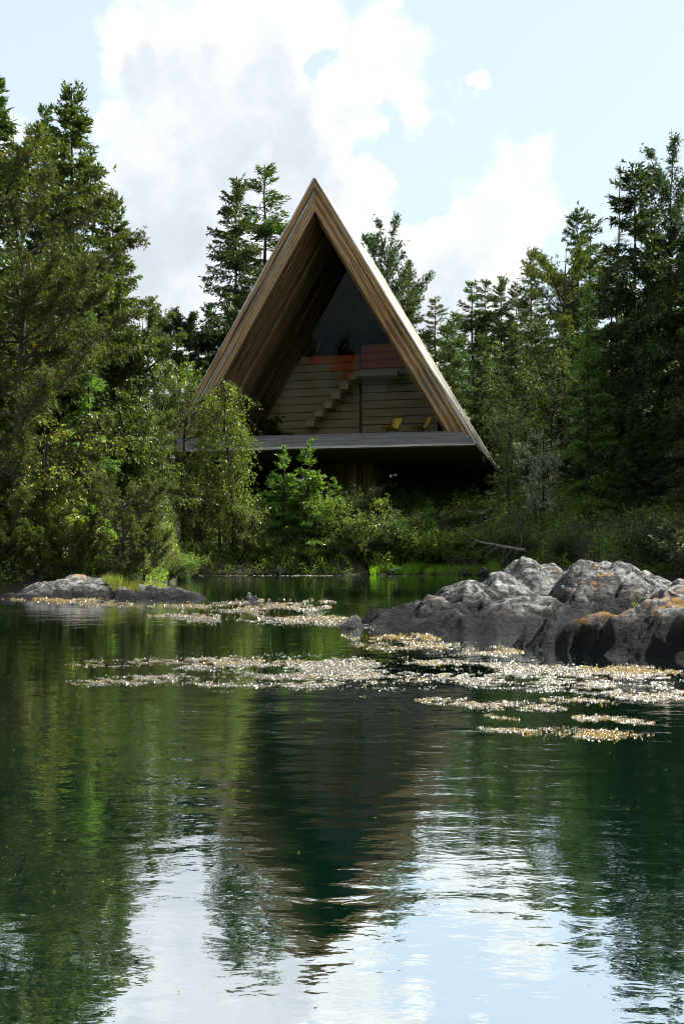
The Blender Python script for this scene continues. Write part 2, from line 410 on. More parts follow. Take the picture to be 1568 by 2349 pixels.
def rock_height(X, Y, bumps, seed, amp=0.16, k=17.0, base=-0.7):
    rg = np.random.default_rng(seed); more = []
    for bx, by, bz, a, b, e, rz in bumps:
        for _ in range(5):
            ox, oy = rg.uniform(-.75, .75) * a, rg.uniform(-.9, .35) * b; q = math.hypot(ox / a, oy / b) * .82
            zz = bz + .06 - (bz + .06 - base) * q ** (1 + (e - 1) * .85)
            if zz > -.1: more.append((bx + ox, by + oy, zz + rg.uniform(.02, .09), a * rg.uniform(.45, .8), b * rg.uniform(.25, .45), e, rz + rg.uniform(.2, .7)))
    bumps = list(bumps) + more
    acc = np.zeros_like(X)
    wx = (fbm(X * 0.5, Y * 0.5, 5, seed + 40, 0.5) - 0.5) * 0.7; wy = (fbm(X * 0.5, Y * 0.5, 5, seed + 60, 0.5) - 0.5) * 0.7
    for bx, by, bz, a, b, e, rz in bumps:
        dx, dy = X + wx - bx, Y + wy - by
        c, s = math.cos(rz), math.sin(rz)
        q = np.sqrt(((dx * c + dy * s) / a) ** 2 + ((-dx * s + dy * c) / b) ** 2)
        z = bz + 0.06 - (bz + 0.06 - base) * np.minimum(q * 0.82, 2.0) ** (1 + (e - 1) * 0.85)
        acc += np.exp(k * np.clip(z, -3, 3))
    z = np.log(acc) / k
    c, s = math.cos(0.5), math.sin(0.5)
    u, v = X * c + Y * s, -X * s + Y * c
    u2, v2 = X * math.cos(-0.7) + Y * math.sin(-0.7), -X * math.sin(-0.7) + Y * math.cos(-0.7)
    r1 = ridged(u * 0.55 + fbm(X, Y, 3, seed + 3), v * 1.9, 4, seed)
    r2 = ridged(u2 * 0.8, v2 * 2.6 + fbm(X * 1.3, Y * 1.3, 3, seed + 4) * 1.5, 4, seed + 7)
    r3 = fbm(X * 3.2, Y * 3.2, 5, seed + 11, 0.6)
    crack = np.clip(1 - np.abs(fbm(u * 0.45, v * 1.1, 4, seed + 21) - 0.5) * 16, 0, 1)
    w = np.clip((z + 0.35) / 0.5, 0.15, 1)
    wX, wY = X + (fbm(X * 1.1, Y * 1.1, 4, seed + 70) - .5) * 0.6, Y + (fbm(X * 1.1, Y * 1.1, 4, seed + 71) - .5) * 0.6
    f1, k1 = facet(wX, wY, 1.5, 0.62, 0.42, seed + 80, 1.25); f2, k2 = facet(wX, wY, 0.62, 0.24, 0.55, seed + 81, 1.2); f3, k3 = facet(wX, wY, 0.8, 0.3, -0.6, seed + 82, 0.8)
    f4, k4 = facet(wX, wY, 0.24, 0.11, 0.3, seed + 83, 0.9)
    cr = np.clip(1 - k1 / 0.07, 0, 1) * 0.06 + np.clip(1 - k2 / 0.10, 0, 1) * 0.018
    sc = amp / 0.16 * np.clip(0.4 + z * 0.9, 0.35, 1.0)
    return z + w * sc * (f1 + 0.8 * f2 + 0.6 * f3 + 0.6 * f4 - cr) + w * amp * ((r1 - 0.62) * 1.3 + (r3 - 0.5) * 0.35 - crack * 0.9)

def facet(X, Y, sx, sy, rot, seed, tilt):
    """Broken faces: every cell of a stretched cell pattern gets its own tilted plane; second value is the distance to the crack."""
    c, s_ = math.cos(rot), math.sin(rot); u, v = (X * c + Y * s_) / sx, (-X * s_ + Y * c) / sy
    iu, iv = np.floor(u), np.floor(v); best = np.full(X.shape, 9.0); sec = np.full(X.shape, 9.0); off = np.zeros(X.shape)
    for du in (-1, 0, 1):
        for dv in (-1, 0, 1):
            a, b = iu + du, iv + dv; zz = a * 0
            px_, py_ = a + _h(a, b, zz, seed), b + _h(a, b, zz, seed + 1)
            d = np.hypot(u - px_, v - py_)
            o = (u - px_) * (_h(a, b, zz, seed + 2) - .5) * sx + (v - py_) * (_h(a, b, zz, seed + 3) - .5) * sy + (_h(a, b, zz, seed + 4) - .5) * 0.25 * min(sx, sy)
            near = d < best; sec = np.where(near, best, np.minimum(sec, d)); off = np.where(near, o, off); best = np.where(near, d, best)
    return off * tilt * 0.22, sec - best

def P3(px, py, d, a, b, e=1.7, rz=0.0):
    p = at(px, py, d); return (p[0], p[1], p[2], a, b, e, rz)

big = [P3(825, 1431, 20.8, 1.0, 0.45, 1.5), P3(905, 1400, 21.6, 1.0, 1.0), P3(985, 1370, 21.8, 1.1, 1.2), P3(1065, 1337, 23.2, 1.3, 1.5), P3(1135, 1322, 24.2, 1.3, 1.6),
       P3(1206, 1284, 25.2, 1.2, 1.9, 1.6), P3(1262, 1300, 25.6, 1.1, 1.5), P3(1345, 1292, 23.6, 1.25, 1.9, 1.9), P3(1410, 1290, 23.6, 1.5, 1.9, 1.9), P3(1475, 1318, 24.0, 1.6, 1.8, 1.6),
       P3(1040, 1405, 19.8, 1.5, 1.2, 1.5, 0.3), P3(1150, 1385, 19.8, 1.6, 1.5, 1.6, 0.2), P3(1240, 1380, 20.5, 1.3, 1.4, 1.7),
       P3(1275, 1432, 16.9, 1.25, 1.15, 1.5, 0.5), P3(1345, 1425, 16.6, 0.9, 1.0, 1.8), P3(1425, 1412, 16.1, 0.8, 1.1, 2.2), P3(1525, 1400, 15.8, 1.0, 1.15, 2.4), P3(1640, 1400, 15.6, 1.2, 1.2, 2.2),
       P3(1500, 1368, 18.6, 1.2, 1.2, 1.7, 0.4), P3(1575, 1335, 19.2, 1.5, 1.6, 1.9, 0.3), P3(1700, 1310, 20.5, 2.2, 2.2, 1.9), P3(1900, 1270, 22.5, 3.0, 3.2, 2.0), P3(1318, 1368, 20.4, 0.55, 0.55, 2.0)]
X, Y = np.meshgrid(np.arange(-1.5, 14, 0.036), np.arange(12.5, 31, 0.04))
Z = rock_height(X, Y, big, 3)
ROCK_Z = lambda x, y: float(Z[int(np.clip((y - 12.5) / 0.04, 0, Z.shape[0] - 1)), int(np.clip((x + 1.5) / 0.036, 0, Z.shape[1] - 1))])
c0 = at(1475, 1382, 17.2)
o = link('rock_outcrop', grid_mesh('rock_outcrop', X, Y, np.maximum(Z, -0.9), rock_mat('grey gneiss', orange=0.40, wet=0.46, centre=((c0[0] + 0.3, c0[1], c0[2]), 2.9))))
tag(o, 'large cracked grey rock outcrop with orange lichen running down into the lake', 'rock')

isl = [P3(60, 1364, 32.2, 1.6, 0.8, 1.5), P3(125, 1338, 33, 1.8, 1.3, 1.8), P3(182, 1329, 33.2, 1.4, 1.3, 2.0), P3(225, 1334, 33.2, 1.3, 1.3, 2.0), P3(290, 1357, 31.6, 1.2, 0.6, 1.8),
       P3(345, 1349, 33, 1.5, 1.0, 1.7), P3(395, 1356, 32.5, 1.5, 0.9, 1.7), P3(255, 1350, 34, 1.8, 1.0, 1.7), P3(440, 1368, 31.8, 1.5, 0.7, 1.5)]
X2, Y2 = np.meshgrid(np.arange(-13, -2.6, 0.05), np.arange(29.6, 36.5, 0.055))
Z2 = rock_height(X2, Y2, isl, 17, 0.10, 11.0)
ISL_Z = lambda x, y: float(Z2[int(np.clip((y - 29.6) / 0.055, 0, Z2.shape[0] - 1)), int(np.clip((x + 13) / 0.05, 0, Z2.shape[1] - 1))])
o = link('rock_islet', grid_mesh('rock_islet', X2, Y2, np.maximum(Z2, -0.9), rock_mat('grey islet gneiss', orange=0.42, wet=0.20)))
tag(o, 'low grey rock islet with rusty lichen and grass tufts below the leaning pine', 'rock')

def boulder(px, py, d, a, b, zt, seed, label, mat, name='boulder', res=0.05, e=1.8, amp=0.1, zb=-0.5, group=None):
    p = at(px, py, d)
    x, y = np.meshgrid(np.arange(-a * 1.5, a * 1.5, res), np.arange(-b * 1.5, b * 1.5, res))
    z = rock_height(x + 50 + seed, y, [(50 + seed, 0, zt, a, b, e, 0.2)], seed, amp, base=zb)
    o = link(name, grid_mesh(name, x, y, np.maximum(z, zb - 0.3), mat)); o.location = (p[0], p[1], 0)
    return tag(o, label, 'rock', group)
RM = rock_mat('shore stone', orange=0.3, wet=0.12)
boulder(580, 1377, 30.5, 0.35, 0.3, 0.11, 21, 'tiny grey rock breaking the water beyond the islet tip', RM, res=0.03, amp=0.05)
boulder(808, 1437, 20.3, 0.42, 0.25, 0.13, 25, 'pale wet rock tip just above water at outcrop end', RM, res=0.03, amp=0.08)
for k, (px, zt, a, lab) in enumerate([(1118, 0.5, 0.8, 'grey stone at the end of the bright shore grass'), (905, 0.35, 0.7, 'dark stone on the far shore under the shrubs'), (640, 0.4, 0.9, 'dark shore stone beside the bare brush pile'),
                                      (1062, 0.32, 0.6, 'small grey stone in front of bright shore grass')]):
    d = float(np.interp(px, _SP, _SD)); boulder(px, 1318, d + 0.1, a, 0.5, zt, 31 + k, lab, RM, res=0.06)

# mossy knoll on the left bank
mk, t, out = mat_new('moss over rock')
P = t.new('ShaderNodeNewGeometry').outputs['Position']
n = t.noise(P, 2.2, 7, 0.65); n2 = t.noise(P, 14, 5, 0.7)
col = t.mix(t.mr(n, 0.44, 0.56), (0.09, 0.085, 0.075), t.mix(n2, (0.30, 0.26, 0.03), (0.17, 0.17, 0.03)))
b = t.new('ShaderNodeBump', i_Height=n2, i_Strength=1.0, i_Distance=0.1)
p = t.new('ShaderNodeBsdfPrincipled', i_Base__Color=col, i_Roughness=0.85, i_Normal=b.outputs[0]); t.l.new(p.outputs[0], out.inputs[0])
x, y = np.meshgrid(np.arange(-2.4, 2.4, 0.06), np.arange(-1.6, 1.6, 0.06))
z = rock_height(x, y, [(-.2, 0, 1.75, 1.5, 1.1, 2.4, 0), (0.7, -.3, 1.3, 1.0, 1.0, 2.2, 0)], 77, 0.16, base=-0.6)
kp = at(92, 1290, 37.6); KN = (kp[0], kp[1], 0.75)
o = link('mossy_boulder', grid_mesh('mossy_boulder', x, y, z, mk)); o.location = KN
tag(o, 'rounded boulder cushioned with golden moss above the dwarf pines', 'rock')
# ------------------------------------------------------------------- house
YAW = math.radians(12.9)
HC = (-1.63, 60.0)
ZB, ZA, HW, DEP = 7.56, 23.77, 9.62, 21.8
SL = (ZA - ZB) / HW
TH = 1.17                                        # roof thickness measured level
ZI = ZA - TH * SL                                # inner apex
def xo(z): return (ZA - z) / SL
def xi(z): return (ZI - z) / SL
KH = 1.09
house = empty('wooden_house', (HC[0] * KH, HC[1] * KH, CAMZ * (1 - KH)), -YAW); house.scale = (KH, KH, KH)
tag(house, 'large triangular A frame house of weathered wood standing on one pillar', 'house')

class Box:
    """Prisms with UVs in metres: u along the grain, v across it."""
    def __init__(self): self.g = []; self.bm = None
    def prism(self, poly, y0, y1, grain, plane='xz'):
        """poly: (x,z) corners; extruded in y; grain: unit (x,y,z)."""
        self.g.append(([(x, y0, z) for x, z in poly], [(x, y1, z) for x, z in poly], Vector(grain)))
    def box(self, x0, x1, y0, y1, z0, z1, grain): self.prism([(x0, z0), (x1, z0), (x1, z1), (x0, z1)], y0, y1, grain)
    def build(self, name, mat, parent, bev=0.0):
        import bmesh
        bm = bmesh.new(); gl = bm.faces.layers.int.new('g')
        for k, (A, B, gr) in enumerate(self.g):
            a = [bm.verts.new(p) for p in A]; b = [bm.verts.new(p) for p in B]; n = len(a)
            fs = [bm.faces.new(a), bm.faces.new(b[::-1])]
            for i in range(n):
                j = (i + 1) % n; fs.append(bm.faces.new([a[j], a[i], b[i], b[j]]))
            for f in fs: f[gl] = k
        bmesh.ops.recalc_face_normals(bm, faces=bm.faces)
        if bev: bmesh.ops.bevel(bm, geom=list(bm.edges), offset=bev, segments=1, affect='EDGES')
        uvl = bm.loops.layers.uv.new('UVMap')
        for f in bm.faces:
            gr = self.g[f[gl]][2]; n = f.normal
            c = n.cross(gr)
            if c.length < 0.3: c = n.orthogonal()
            c.normalize()
            # the across axis: same sign on every face so that boards line up
            if c.dot(Vector((0.63, 0.77, 0.11))) < 0: c = -c
            for l in f.loops: l[uvl].uv = (l.vert.co.dot(gr), l.vert.co.dot(c) + 0.37 * f[gl])
        me = bpy.data.meshes.new(name); bm.to_mesh(me); bm.free(); me.materials.append(mat)
        return link(name, me, parent)

ln = math.hypot(1, SL); GR = {1: (1 / ln, 0, -SL / ln), -1: (-1 / ln, 0, -SL / ln)}
WARM = [(0.28, (0.015, 0.009, 0.005)), (0.40, (0.05, 0.030, 0.014)), (0.44, (0.40, 0.190, 0.052)), (0.475, (0.54, 0.36, 0.13)), (0.50, (0.08, 0.055, 0.030)), (0.535, (0.48, 0.40, 0.24)), (0.57, (0.13, 0.125, 0.10)), (0.63, (0.58, 0.58, 0.52))]
DARKW = [(0.30, (0.015, 0.010, 0.006)), (0.42, (0.09, 0.056, 0.022)), (0.50, (0.38, 0.235, 0.085)), (0.56, (0.14, 0.10, 0.05)), (0.66, (0.50, 0.43, 0.27))]
SILV = [(0.30, (0.10, 0.09, 0.075)), (0.41, (0.36, 0.35, 0.32)), (0.49, (0.64, 0.63, 0.60)), (0.57, (0.66, 0.52, 0.26)), (0.62, (0.78, 0.77, 0.74))]
GREY = [(0.30, (0.030, 0.030, 0.030)), (0.45, (0.11, 0.11, 0.115)), (0.56, (0.20, 0.20, 0.205)), (0.70, (0.33, 0.31, 0.28))]
W_front = wood_mat('weathered orange bargeboard', WARM, 0.42, 8.0, 0.16, 0.65, 0.35, 1.0, 0.03, extra=(0.10, 0.11, 0.10))
W_in = wood_mat('brown lining boards', DARKW, 0.33, 8.0, 0.22, 0.7, 0.3, 0.8, 0.04)
W_roof = wood_mat('silver grey roof boards', SILV, 0.36, 7.0, 0.30, 0.42, 0.6, 1.0, 0.03)
W_fas = wood_mat('grey blue fascia board', GREY, 0.75, 10.0, 0.30, 0.55, 0.5, 1.0, 0.0, extra=(0.16, 0.085, 0.05))
W_lip = wood_mat('pale edge board', SILV, 5.0, 9.0, 0.4, 0.6, 0.3, 0.6, 0.0)
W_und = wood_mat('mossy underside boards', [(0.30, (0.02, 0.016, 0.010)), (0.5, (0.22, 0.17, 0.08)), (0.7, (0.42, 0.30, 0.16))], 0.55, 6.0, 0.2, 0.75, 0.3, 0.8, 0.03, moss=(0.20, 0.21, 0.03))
W_wall = wood_mat('dark brown wall planks', [(0.30, (0.29, 0.245, 0.14)), (0.5, (0.48, 0.39, 0.225)), (0.7, (0.62, 0.51, 0.31))], 9.0, 5.0, 0.3, 0.6, 0.3, 0.4, 0.0)
W_sunpatch = wood_mat('painted sunlight planks', [(0.30, (0.66, 0.11, 0.018)), (0.5, (0.85, 0.17, 0.030)), (0.7, (0.92, 0.24, 0.05))], 9.0, 5.0, 0.3, 0.55, 0.35, 0.4, 0.0)  # sunlight put into the plank colour
W_pil = wood_mat('dark pillar boards', [(0.30, (0.03, 0.02, 0.010)), (0.43, (0.22, 0.13, 0.04)), (0.54, (0.45, 0.30, 0.09)), (0.68, (0.60, 0.48, 0.28))], 0.62, 6.0, 0.35, 0.7, 0.3, 1.0, 0.05, moss=(0.09, 0.08, 0.02))

YG0 = 5.3
W_bounce_floor = wood_mat('added pale bounce floor', [(0.30, (0.40, 0.33, 0.24)), (0.7, (0.68, 0.60, 0.48))], 0.2, 6.0, 0.3, 0.4, 0.4, 0.3, 0.03)
def conc_mat():
    m, t, out = mat_new('stained concrete')
    tc = t.new('ShaderNodeTexCoord').outputs['Object']
    n = t.noise(tc, 22, 6, 0.75); s = t.noise(t.mapping(tc, (3, 3, 0.35)), 2.0, 5, 0.6)
    z = t.new('ShaderNodeSeparateXYZ', i_0=tc).outputs[2]
    col = t.ramp(n, [(0.35, (0.40, 0.38, 0.34)), (0.6, (0.66, 0.63, 0.57))])
    col = t.mix(t.math('MULTIPLY', t.mr(s, 0.42, 0.6), 0.5), col, (0.06, 0.055, 0.04))
    b = t.new('ShaderNodeBump', i_Height=n, i_Strength=0.5, i_Distance=0.04)
    p = t.new('ShaderNodeBsdfPrincipled', i_Base__Color=col, i_Roughness=0.85, i_Normal=b.outputs[0]); t.l.new(p.outputs[0], out.inputs[0])
    return m

rs = random.Random(4)
# roof panels
for s in (1, -1):
    b = Box()
    b.prism([(0, ZA), (s * HW, ZB), (s * (HW - TH), ZB), (0, ZI)][::s], 0.03, DEP, GR[s])
    b.build('roof_panel', W_in, house)
    # bargeboards: three boards side by side with small steps
    b = Box()
    cuts = [(0.0, 0.33, -0.10), (0.33, 0.74, -0.03), (0.74, TH, -0.07)]
    for a0, a1, yf in cuts:
        e = 0.03
        b.prism([(0, ZA - (a0 + (e if a0 else 0)) * SL), (s * (HW - a0 - (e if a0 else 0)), ZB), (s * (HW - a1), ZB), (0, ZA - a1 * SL)][::s], yf, 0.028, GR[s])
    b.build('bargeboard', W_front, house)
    # roof boards running down the slope, ends uneven at the eaves
    b = Box(); y = -0.12
    nx, nz = s * SL / ln, 1 / ln
    while y < DEP:
        w = rs.uniform(0.30, 0.62); y1 = min(y + w, DEP + 0.1)
        over = rs.uniform(-0.05, 0.35); th = rs.uniform(0.05, 0.085)
        if s == -1: over = rs.uniform(0.0, 0.1)
        # one board: bottom polygon extruded along its thickness
        top0 = Vector((0, 0, ZA + 0.0)) + Vector((nx, 0, nz)) * 0.004
        if s == 1: top0 = top0 + Vector((0.0, 0, 0.0))
        dv = Vector(GR[s]); L = math.hypot(HW, ZA - ZB)
        p = [top0 + dv * 0.0, top0 + dv * (L + over)]
        nrm = Vector((nx, 0, nz))
        tipL = rs.uniform(0.05, 0.30)
        def pt(q, yy, h): v = q + nrm * h; return (v.x, yy, v.z)
        A = [pt(p[0], y + .006, 0), pt(p[1], y + .006, 0), pt(p[1] + dv * tipL, (y + y1) / 2, 0), pt(p[1], y1 - .006, 0), pt(p[0], y1 - .006, 0)]
        B_ = [pt(p[0], y + .006, th), pt(p[1], y + .006, th), pt(p[1] + dv * tipL, (y + y1) / 2, th), pt(p[1], y1 - .006, th), pt(p[0], y1 - .006, th)]
        b.g.append((A, B_, dv)); y = y1
    b.build('roof_board_layer', W_roof, house)
    # stepped lining inside the panel
    b = Box(); y = 0.55
    while y < DEP - 0.6:
        w = rs.uniform(0.35, 0.75); th = rs.uniform(0.03, 0.14) + (0.10 if rs.random() < 0.25 else 0)
        z0 = 8.42; zt = ZI - 0.02
        b.prism([(s * 0.002, zt), (s * (xi(z0) - 0.003), z0), (s * (xi(z0) - 0.003 - th), z0), (s * 0.002, zt - th * SL)][::s], y + 0.01, y + w - 0.01, GR[s])
        y += w
    b.build('lining', W_in, house)
# floor slab and fascia
b = Box(); b.prism([(-(HW - TH) + 0.004, ZB + 0.003), (HW - TH - 0.004, ZB + 0.003), (xi(8.33) - 0.004, 8.33), (-xi(8.33) + 0.004, 8.33)], 0.05, DEP - 0.05, (1, 0, 0))
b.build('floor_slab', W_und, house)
b = Box(); b.box(-7.7, 7.7, YG0 + 0.2, DEP - 0.5, 8.333, 8.345, (1, 0, 0)); b.build('floor', W_bounce_floor, house)  # unseen floor layer added pale so it bounces light into the room
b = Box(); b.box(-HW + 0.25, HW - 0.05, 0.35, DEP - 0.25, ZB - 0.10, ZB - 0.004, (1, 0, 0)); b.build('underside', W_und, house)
b = Box()
arc = [(8.3 + 1.18 * math.sin(a), 7.63 + 0.715 * math.cos(a)) for a in np.linspace(0, PI / 2, 7)]
b.prism([(-9.42, 7.63)] + [(-9.40, 7.70), (-9.02, 8.345)] + arc, -0.24, -0.065, (1, 0, 0)); b.build('fascia', W_fas, house)
b = Box(); b.box(-9.68, 9.60, -0.40, 0.34, ZB - 0.075, ZB - 0.006 + 0.06, (1, 0, 0)); b.build('edge_board', W_lip, house)

# window: a triangle of glass set well back, thin frame
def glass_mat():
    m, t, out = mat_new('dark window glass')
    tr = t.new('ShaderNodeBsdfTransparent', i_Color=(0.98, 0.98, 0.97, 1)); gl = t.new('ShaderNodeBsdfGlossy', i_Color=(0.10, 0.11, 0.105, 1), i_Roughness=0.0)
    tc = t.new('ShaderNodeTexCoord').outputs['Object']
    b = t.new('ShaderNodeBump', i_Height=t.noise(tc, 0.35, 1, 0.4), i_Strength=0.05, i_Distance=0.25)
    t.l.new(b.outputs[0], gl.inputs['Normal'])
    fr = t.new('ShaderNodeFresnel', i_IOR=1.45).outputs[0]
    mx = t.new('ShaderNodeMixShader', i_0=t.mr(fr, 0, 1, 0.02, 1.0), i_1=tr.outputs[0], i_2=gl.outputs[0]); t.l.new(mx.outputs[0], out.inputs[0])
    return m
YG = 5.3; zf = 8.335; ins = 0.30
b = Box(); b.prism([(-xi(zf) + ins, zf), (xi(zf) - ins, zf), (0, ZI - ins * SL)], YG, YG + 0.02, (1, 0, 0)); win = b.build('window', glass_mat(), house)
m_frame, t, out = mat_new('black window frame')
p = t.new('ShaderNodeBsdfPrincipled', i_Base__Color=(0.02, 0.018, 0.016, 1), i_Roughness=0.5); t.l.new(p.outputs[0], out.inputs[0])
b = Box()
for s in (1, -1):
    b.prism([(0, ZI - 0.14 * SL), (s * (xi(zf) - 0.14), zf), (s * (xi(zf) - 0.34), zf), (0, ZI - 0.34 * SL)][::s], YG - 0.05, YG + 0.07, GR[s])
b.box(-xi(zf) + 0.36, xi(zf) - 0.36, YG - 0.05, YG + 0.07, zf + 0.003, zf + 0.09, (1, 0, 0)); b.build('frame', m_frame, win)
# back gable
b = Box(); b.prism([(-xi(8.335) + 0.004, 8.335), (xi(8.335) - 0.004, 8.335), (0, ZI - 0.004 * SL)], DEP - 0.4, DEP - 0.1, (1, 0, 0)); b.build('gable_wall', W_in, house)

# partition of wide planks: left bay and right bay, upper planks coloured orange as a painted patch of sunlight
def planks(x0f, x1, ztop, n, yf, cut):
    bb, br = Box(), Box(); z = ztop
    for k in range(n):
        z0 = z - 0.575
        red = k < cut[0]
        a = x0f(z)
        if red and len(cut) > 1:
            xs = cut[1][k]; br.box(xs, x1, yf, yf + 0.16, z0 + 0.05, z, (1, 0, 0))
            bb.prism([(x0f(z0 + .05), z0 + .05), (xs - .008, z0 + .05), (xs - .008, z), (a, z)], yf, yf + 0.16, (1, 0, 0))
        elif False: br.box(a, x1, yf, yf + 0.16, z0 + 0.03, z, (1, 0, 0))
        else: bb.prism([(x0f(z0 + .05), z0 + .05), (x1, z0 + .05), (x1, z), (a, z)], yf, yf + 0.16, (1, 0, 0))
        z = z0
    return bb, br
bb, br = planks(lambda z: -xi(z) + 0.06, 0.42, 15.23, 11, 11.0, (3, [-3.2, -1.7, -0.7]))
w1 = bb.build('partition_wall', W_wall, house, 0.012); o = br.build('sunpatch_plank', W_sunpatch, w1, 0.012); o['label'] = 'short orange planks, a painted sun patch at top of the left bay'
bb, br = Box(), Box()
z = 15.86
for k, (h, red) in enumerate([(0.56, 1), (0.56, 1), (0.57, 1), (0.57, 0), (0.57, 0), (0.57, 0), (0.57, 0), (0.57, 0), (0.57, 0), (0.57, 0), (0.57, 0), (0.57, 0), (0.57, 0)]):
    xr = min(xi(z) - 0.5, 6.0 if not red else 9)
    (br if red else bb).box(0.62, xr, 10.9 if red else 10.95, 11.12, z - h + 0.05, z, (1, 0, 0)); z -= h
w2 = bb.build('partition_wall', W_wall, house, 0.012); o = br.build('sunpatch_plank', W_sunpatch, w2, 0.012); o['label'] = 'orange planks, a painted sun patch topping the right bay'
b = Box(); b.box(0.40, 0.64, 11.125, 11.2, 8.34, 15.4, (0, 0, 1)); b.build('gap_dark_strip', m_frame, house)  # black strip behind the gap between bays stands in for its shade
# cantilevered treads and the shelf they lead to
def tohouse(px, py, Y):
    # point on the house plane Y seen at (px, py) -> local X, Z
    c, s = math.cos(YAW), math.sin(YAW); u = (px - CX) / F
    # x = HC0 + c X + s Y ; y = HC1 - s X + c Y ; x = u y
    Xl = (u * (HC[1] + c * Y) - HC[0] - s * Y) / (c + u * s); yy = HC[1] - s * Xl + c * Y
    return Xl, CAMZ + (HY - py) / F * yy
for px, py in [(711, 970), (731, 948), (751, 928), (770, 907), (789, 885), (809, 863)]:
    Xt, Zt = tohouse(px, py, 9.4); b = Box(); b.box(Xt - 0.30, Xt + 0.30, 9.4, 10.99, Zt - 0.22, Zt + 0.22, (0, 1, 0)); b.build('stair_tread', W_wall, house, 0.015)
x0, z0 = tohouse(812, 861, 9.3); x1, z1 = tohouse(911, 846, 9.3)
b = Box(); b.box(x0, x1, 9.3, 10.89, z1 - 0.40, z1, (1, 0, 0)); b.build('loft_shelf', W_wall, house, 0.015)
# pillar
gz = 1.6
b = Box(); b.box(-2.64, 1.54, 10.30, 16.3, gz, ZB - 0.11, (0, 0, 1)); b.build('pillar', conc_mat(), house)
b = Box(); x = -2.62
while x < 1.35:
    w = rs.uniform(0.42, 0.62); b.box(x, min(x + w, 1.47) - 0.03, 10.12 - rs.uniform(0, .06), 10.295, gz, ZB - 0.13, (0, 0, 1)); x += w
b.build('pillar_cladding', W_pil, house)

# deck chairs on the terrace
def canvas_mat():
    m, t, out = mat_new('yellow canvas')
    tc = t.new('ShaderNodeTexCoord').outputs['Object']; n = t.noise(tc, 60, 3, 0.6)
    p = t.new('ShaderNodeBsdfPrincipled', i_Base__Color=t.mix(n, (0.42, 0.32, 0.030), (0.58, 0.44, 0.05)), i_Roughness=0.8)
    tb = t.new('ShaderNodeBsdfTranslucent', i_Color=(0.6, 0.45, 0.05, 1))
    mx = t.new('ShaderNodeMixShader', i_0=0.3, i_1=p.outputs[0], i_2=tb.outputs[0]); t.l.new(mx.outputs[0], out.inputs[0]); return m
CANV = canvas_mat()
def deck_chair(px, py, Y, rot, label):
    Xl, _ = tohouse(px, py, Y); c, s = math.cos(YAW), math.sin(YAW)
    r = empty('deck_chair', ((HC[0] + c * Xl + s * Y) * KH, (HC[1] - s * Xl + c * Y) * KH, CAMZ + (8.335 - CAMZ) * KH), rot); r.scale = (KH, KH, KH)
    tag(r, label, 'chair', 'yellow chairs on the terrace')
    # back and seat are slung sheets with thickness, local -y is the front
    def sheet(name, p0, p1, w, sag, parent):
        n = 9; g = Geo(); ts = np.linspace(0, 1, n)
        p0, p1 = np.array(p0), np.array(p1); nrm = norm(np.cross(p1 - p0, np.array([1.0, 0, 0])))
        mid = p0 + (p1 - p0) * ts[:, None] - nrm * (np.sin(ts * PI) * sag)[:, None] * -1
        rows = []
        for off in (0.006, -0.006):
            rows.append(np.stack([mid + nrm * off + np.array([-w / 2, 0, 0]), mid + nrm * off + np.array([w / 2, 0, 0])], 1))
        v = np.stack(rows, 0)            # side, n, lr
        i = np.arange(2 * n * 2).reshape(2, n, 2)
        q = [[i[0, k, 0], i[0, k, 1], i[0, k + 1, 1], i[0, k + 1, 0]] for k in range(n - 1)] + [[i[1, k, 1], i[1, k, 0], i[1, k + 1, 0], i[1, k + 1, 1]] for k in range(n - 1)]
        for k in range(n - 1):
            q += [[i[0, k, 0], i[0, k + 1, 0], i[1, k + 1, 0], i[1, k, 0]], [i[0, k + 1, 1], i[0, k, 1], i[1, k, 1], i[1, k + 1, 1]]]
        q += [[i[0, 0, 1], i[0, 0, 0], i[1, 0, 0], i[1, 0, 1]], [i[0, -1, 0], i[0, -1, 1], i[1, -1, 1], i[1, -1, 0]]]
        g.add(v, q); return link(name, g.mesh(name, CANV, True), parent)
    sheet('backrest', (0, 0.18, 0.52), (0, 0.52, 1.26), 0.80, 0.05, r)
    sheet('seat', (0, -0.55, 0.62), (0, 0.18, 0.50), 0.80, 0.06, r)
    g = Geo()
    for sx in (-0.43, 0.43):
        g.tubes([(sx, 0.15, 0.48), (sx, 0.34, 0.9), (sx, 0.54, 1.30)], [0.022] * 3, 6)
        g.tubes([(sx, -0.62, 0.64), (sx, -0.2, 0.55), (sx, 0.22, 0.48)], [0.022] * 3, 6)
        g.tubes([(sx, -0.5, 0.62), (sx, -0.05, 0.30), (sx, 0.40, 0.0)], [0.02] * 3, 6)
        g.tubes([(sx, 0.40, 0.95), (sx, 0.0, 0.45), (sx, -0.45, 0.0)], [0.02] * 3, 6)
    for (y, z) in ((0.54, 1.30), (-0.62, 0.64), (0.17, 0.48), (-0.45, 0.03), (0.40, 0.03)):
        g.tubes([(-0.45, y, z), (0, y, z), (0.45, y, z)], [0.02] * 3, 6)
    link('frame', g.mesh('frame', m_frame, True), r)
deck_chair(899, 975, 2.6, -0.55 - YAW, 'yellow canvas deck chair on the terrace, the one nearer the stairs')
deck_chair(967, 970, 2.6, -0.95 - YAW, 'yellow canvas deck chair turned sideways close to the right roof edge')
# -------------------------------------------------------------- vegetation
def rot_around(az, el):
    return np.stack([np.cos(el) * np.cos(az), np.cos(el) * np.sin(az), np.sin(el)], -1)

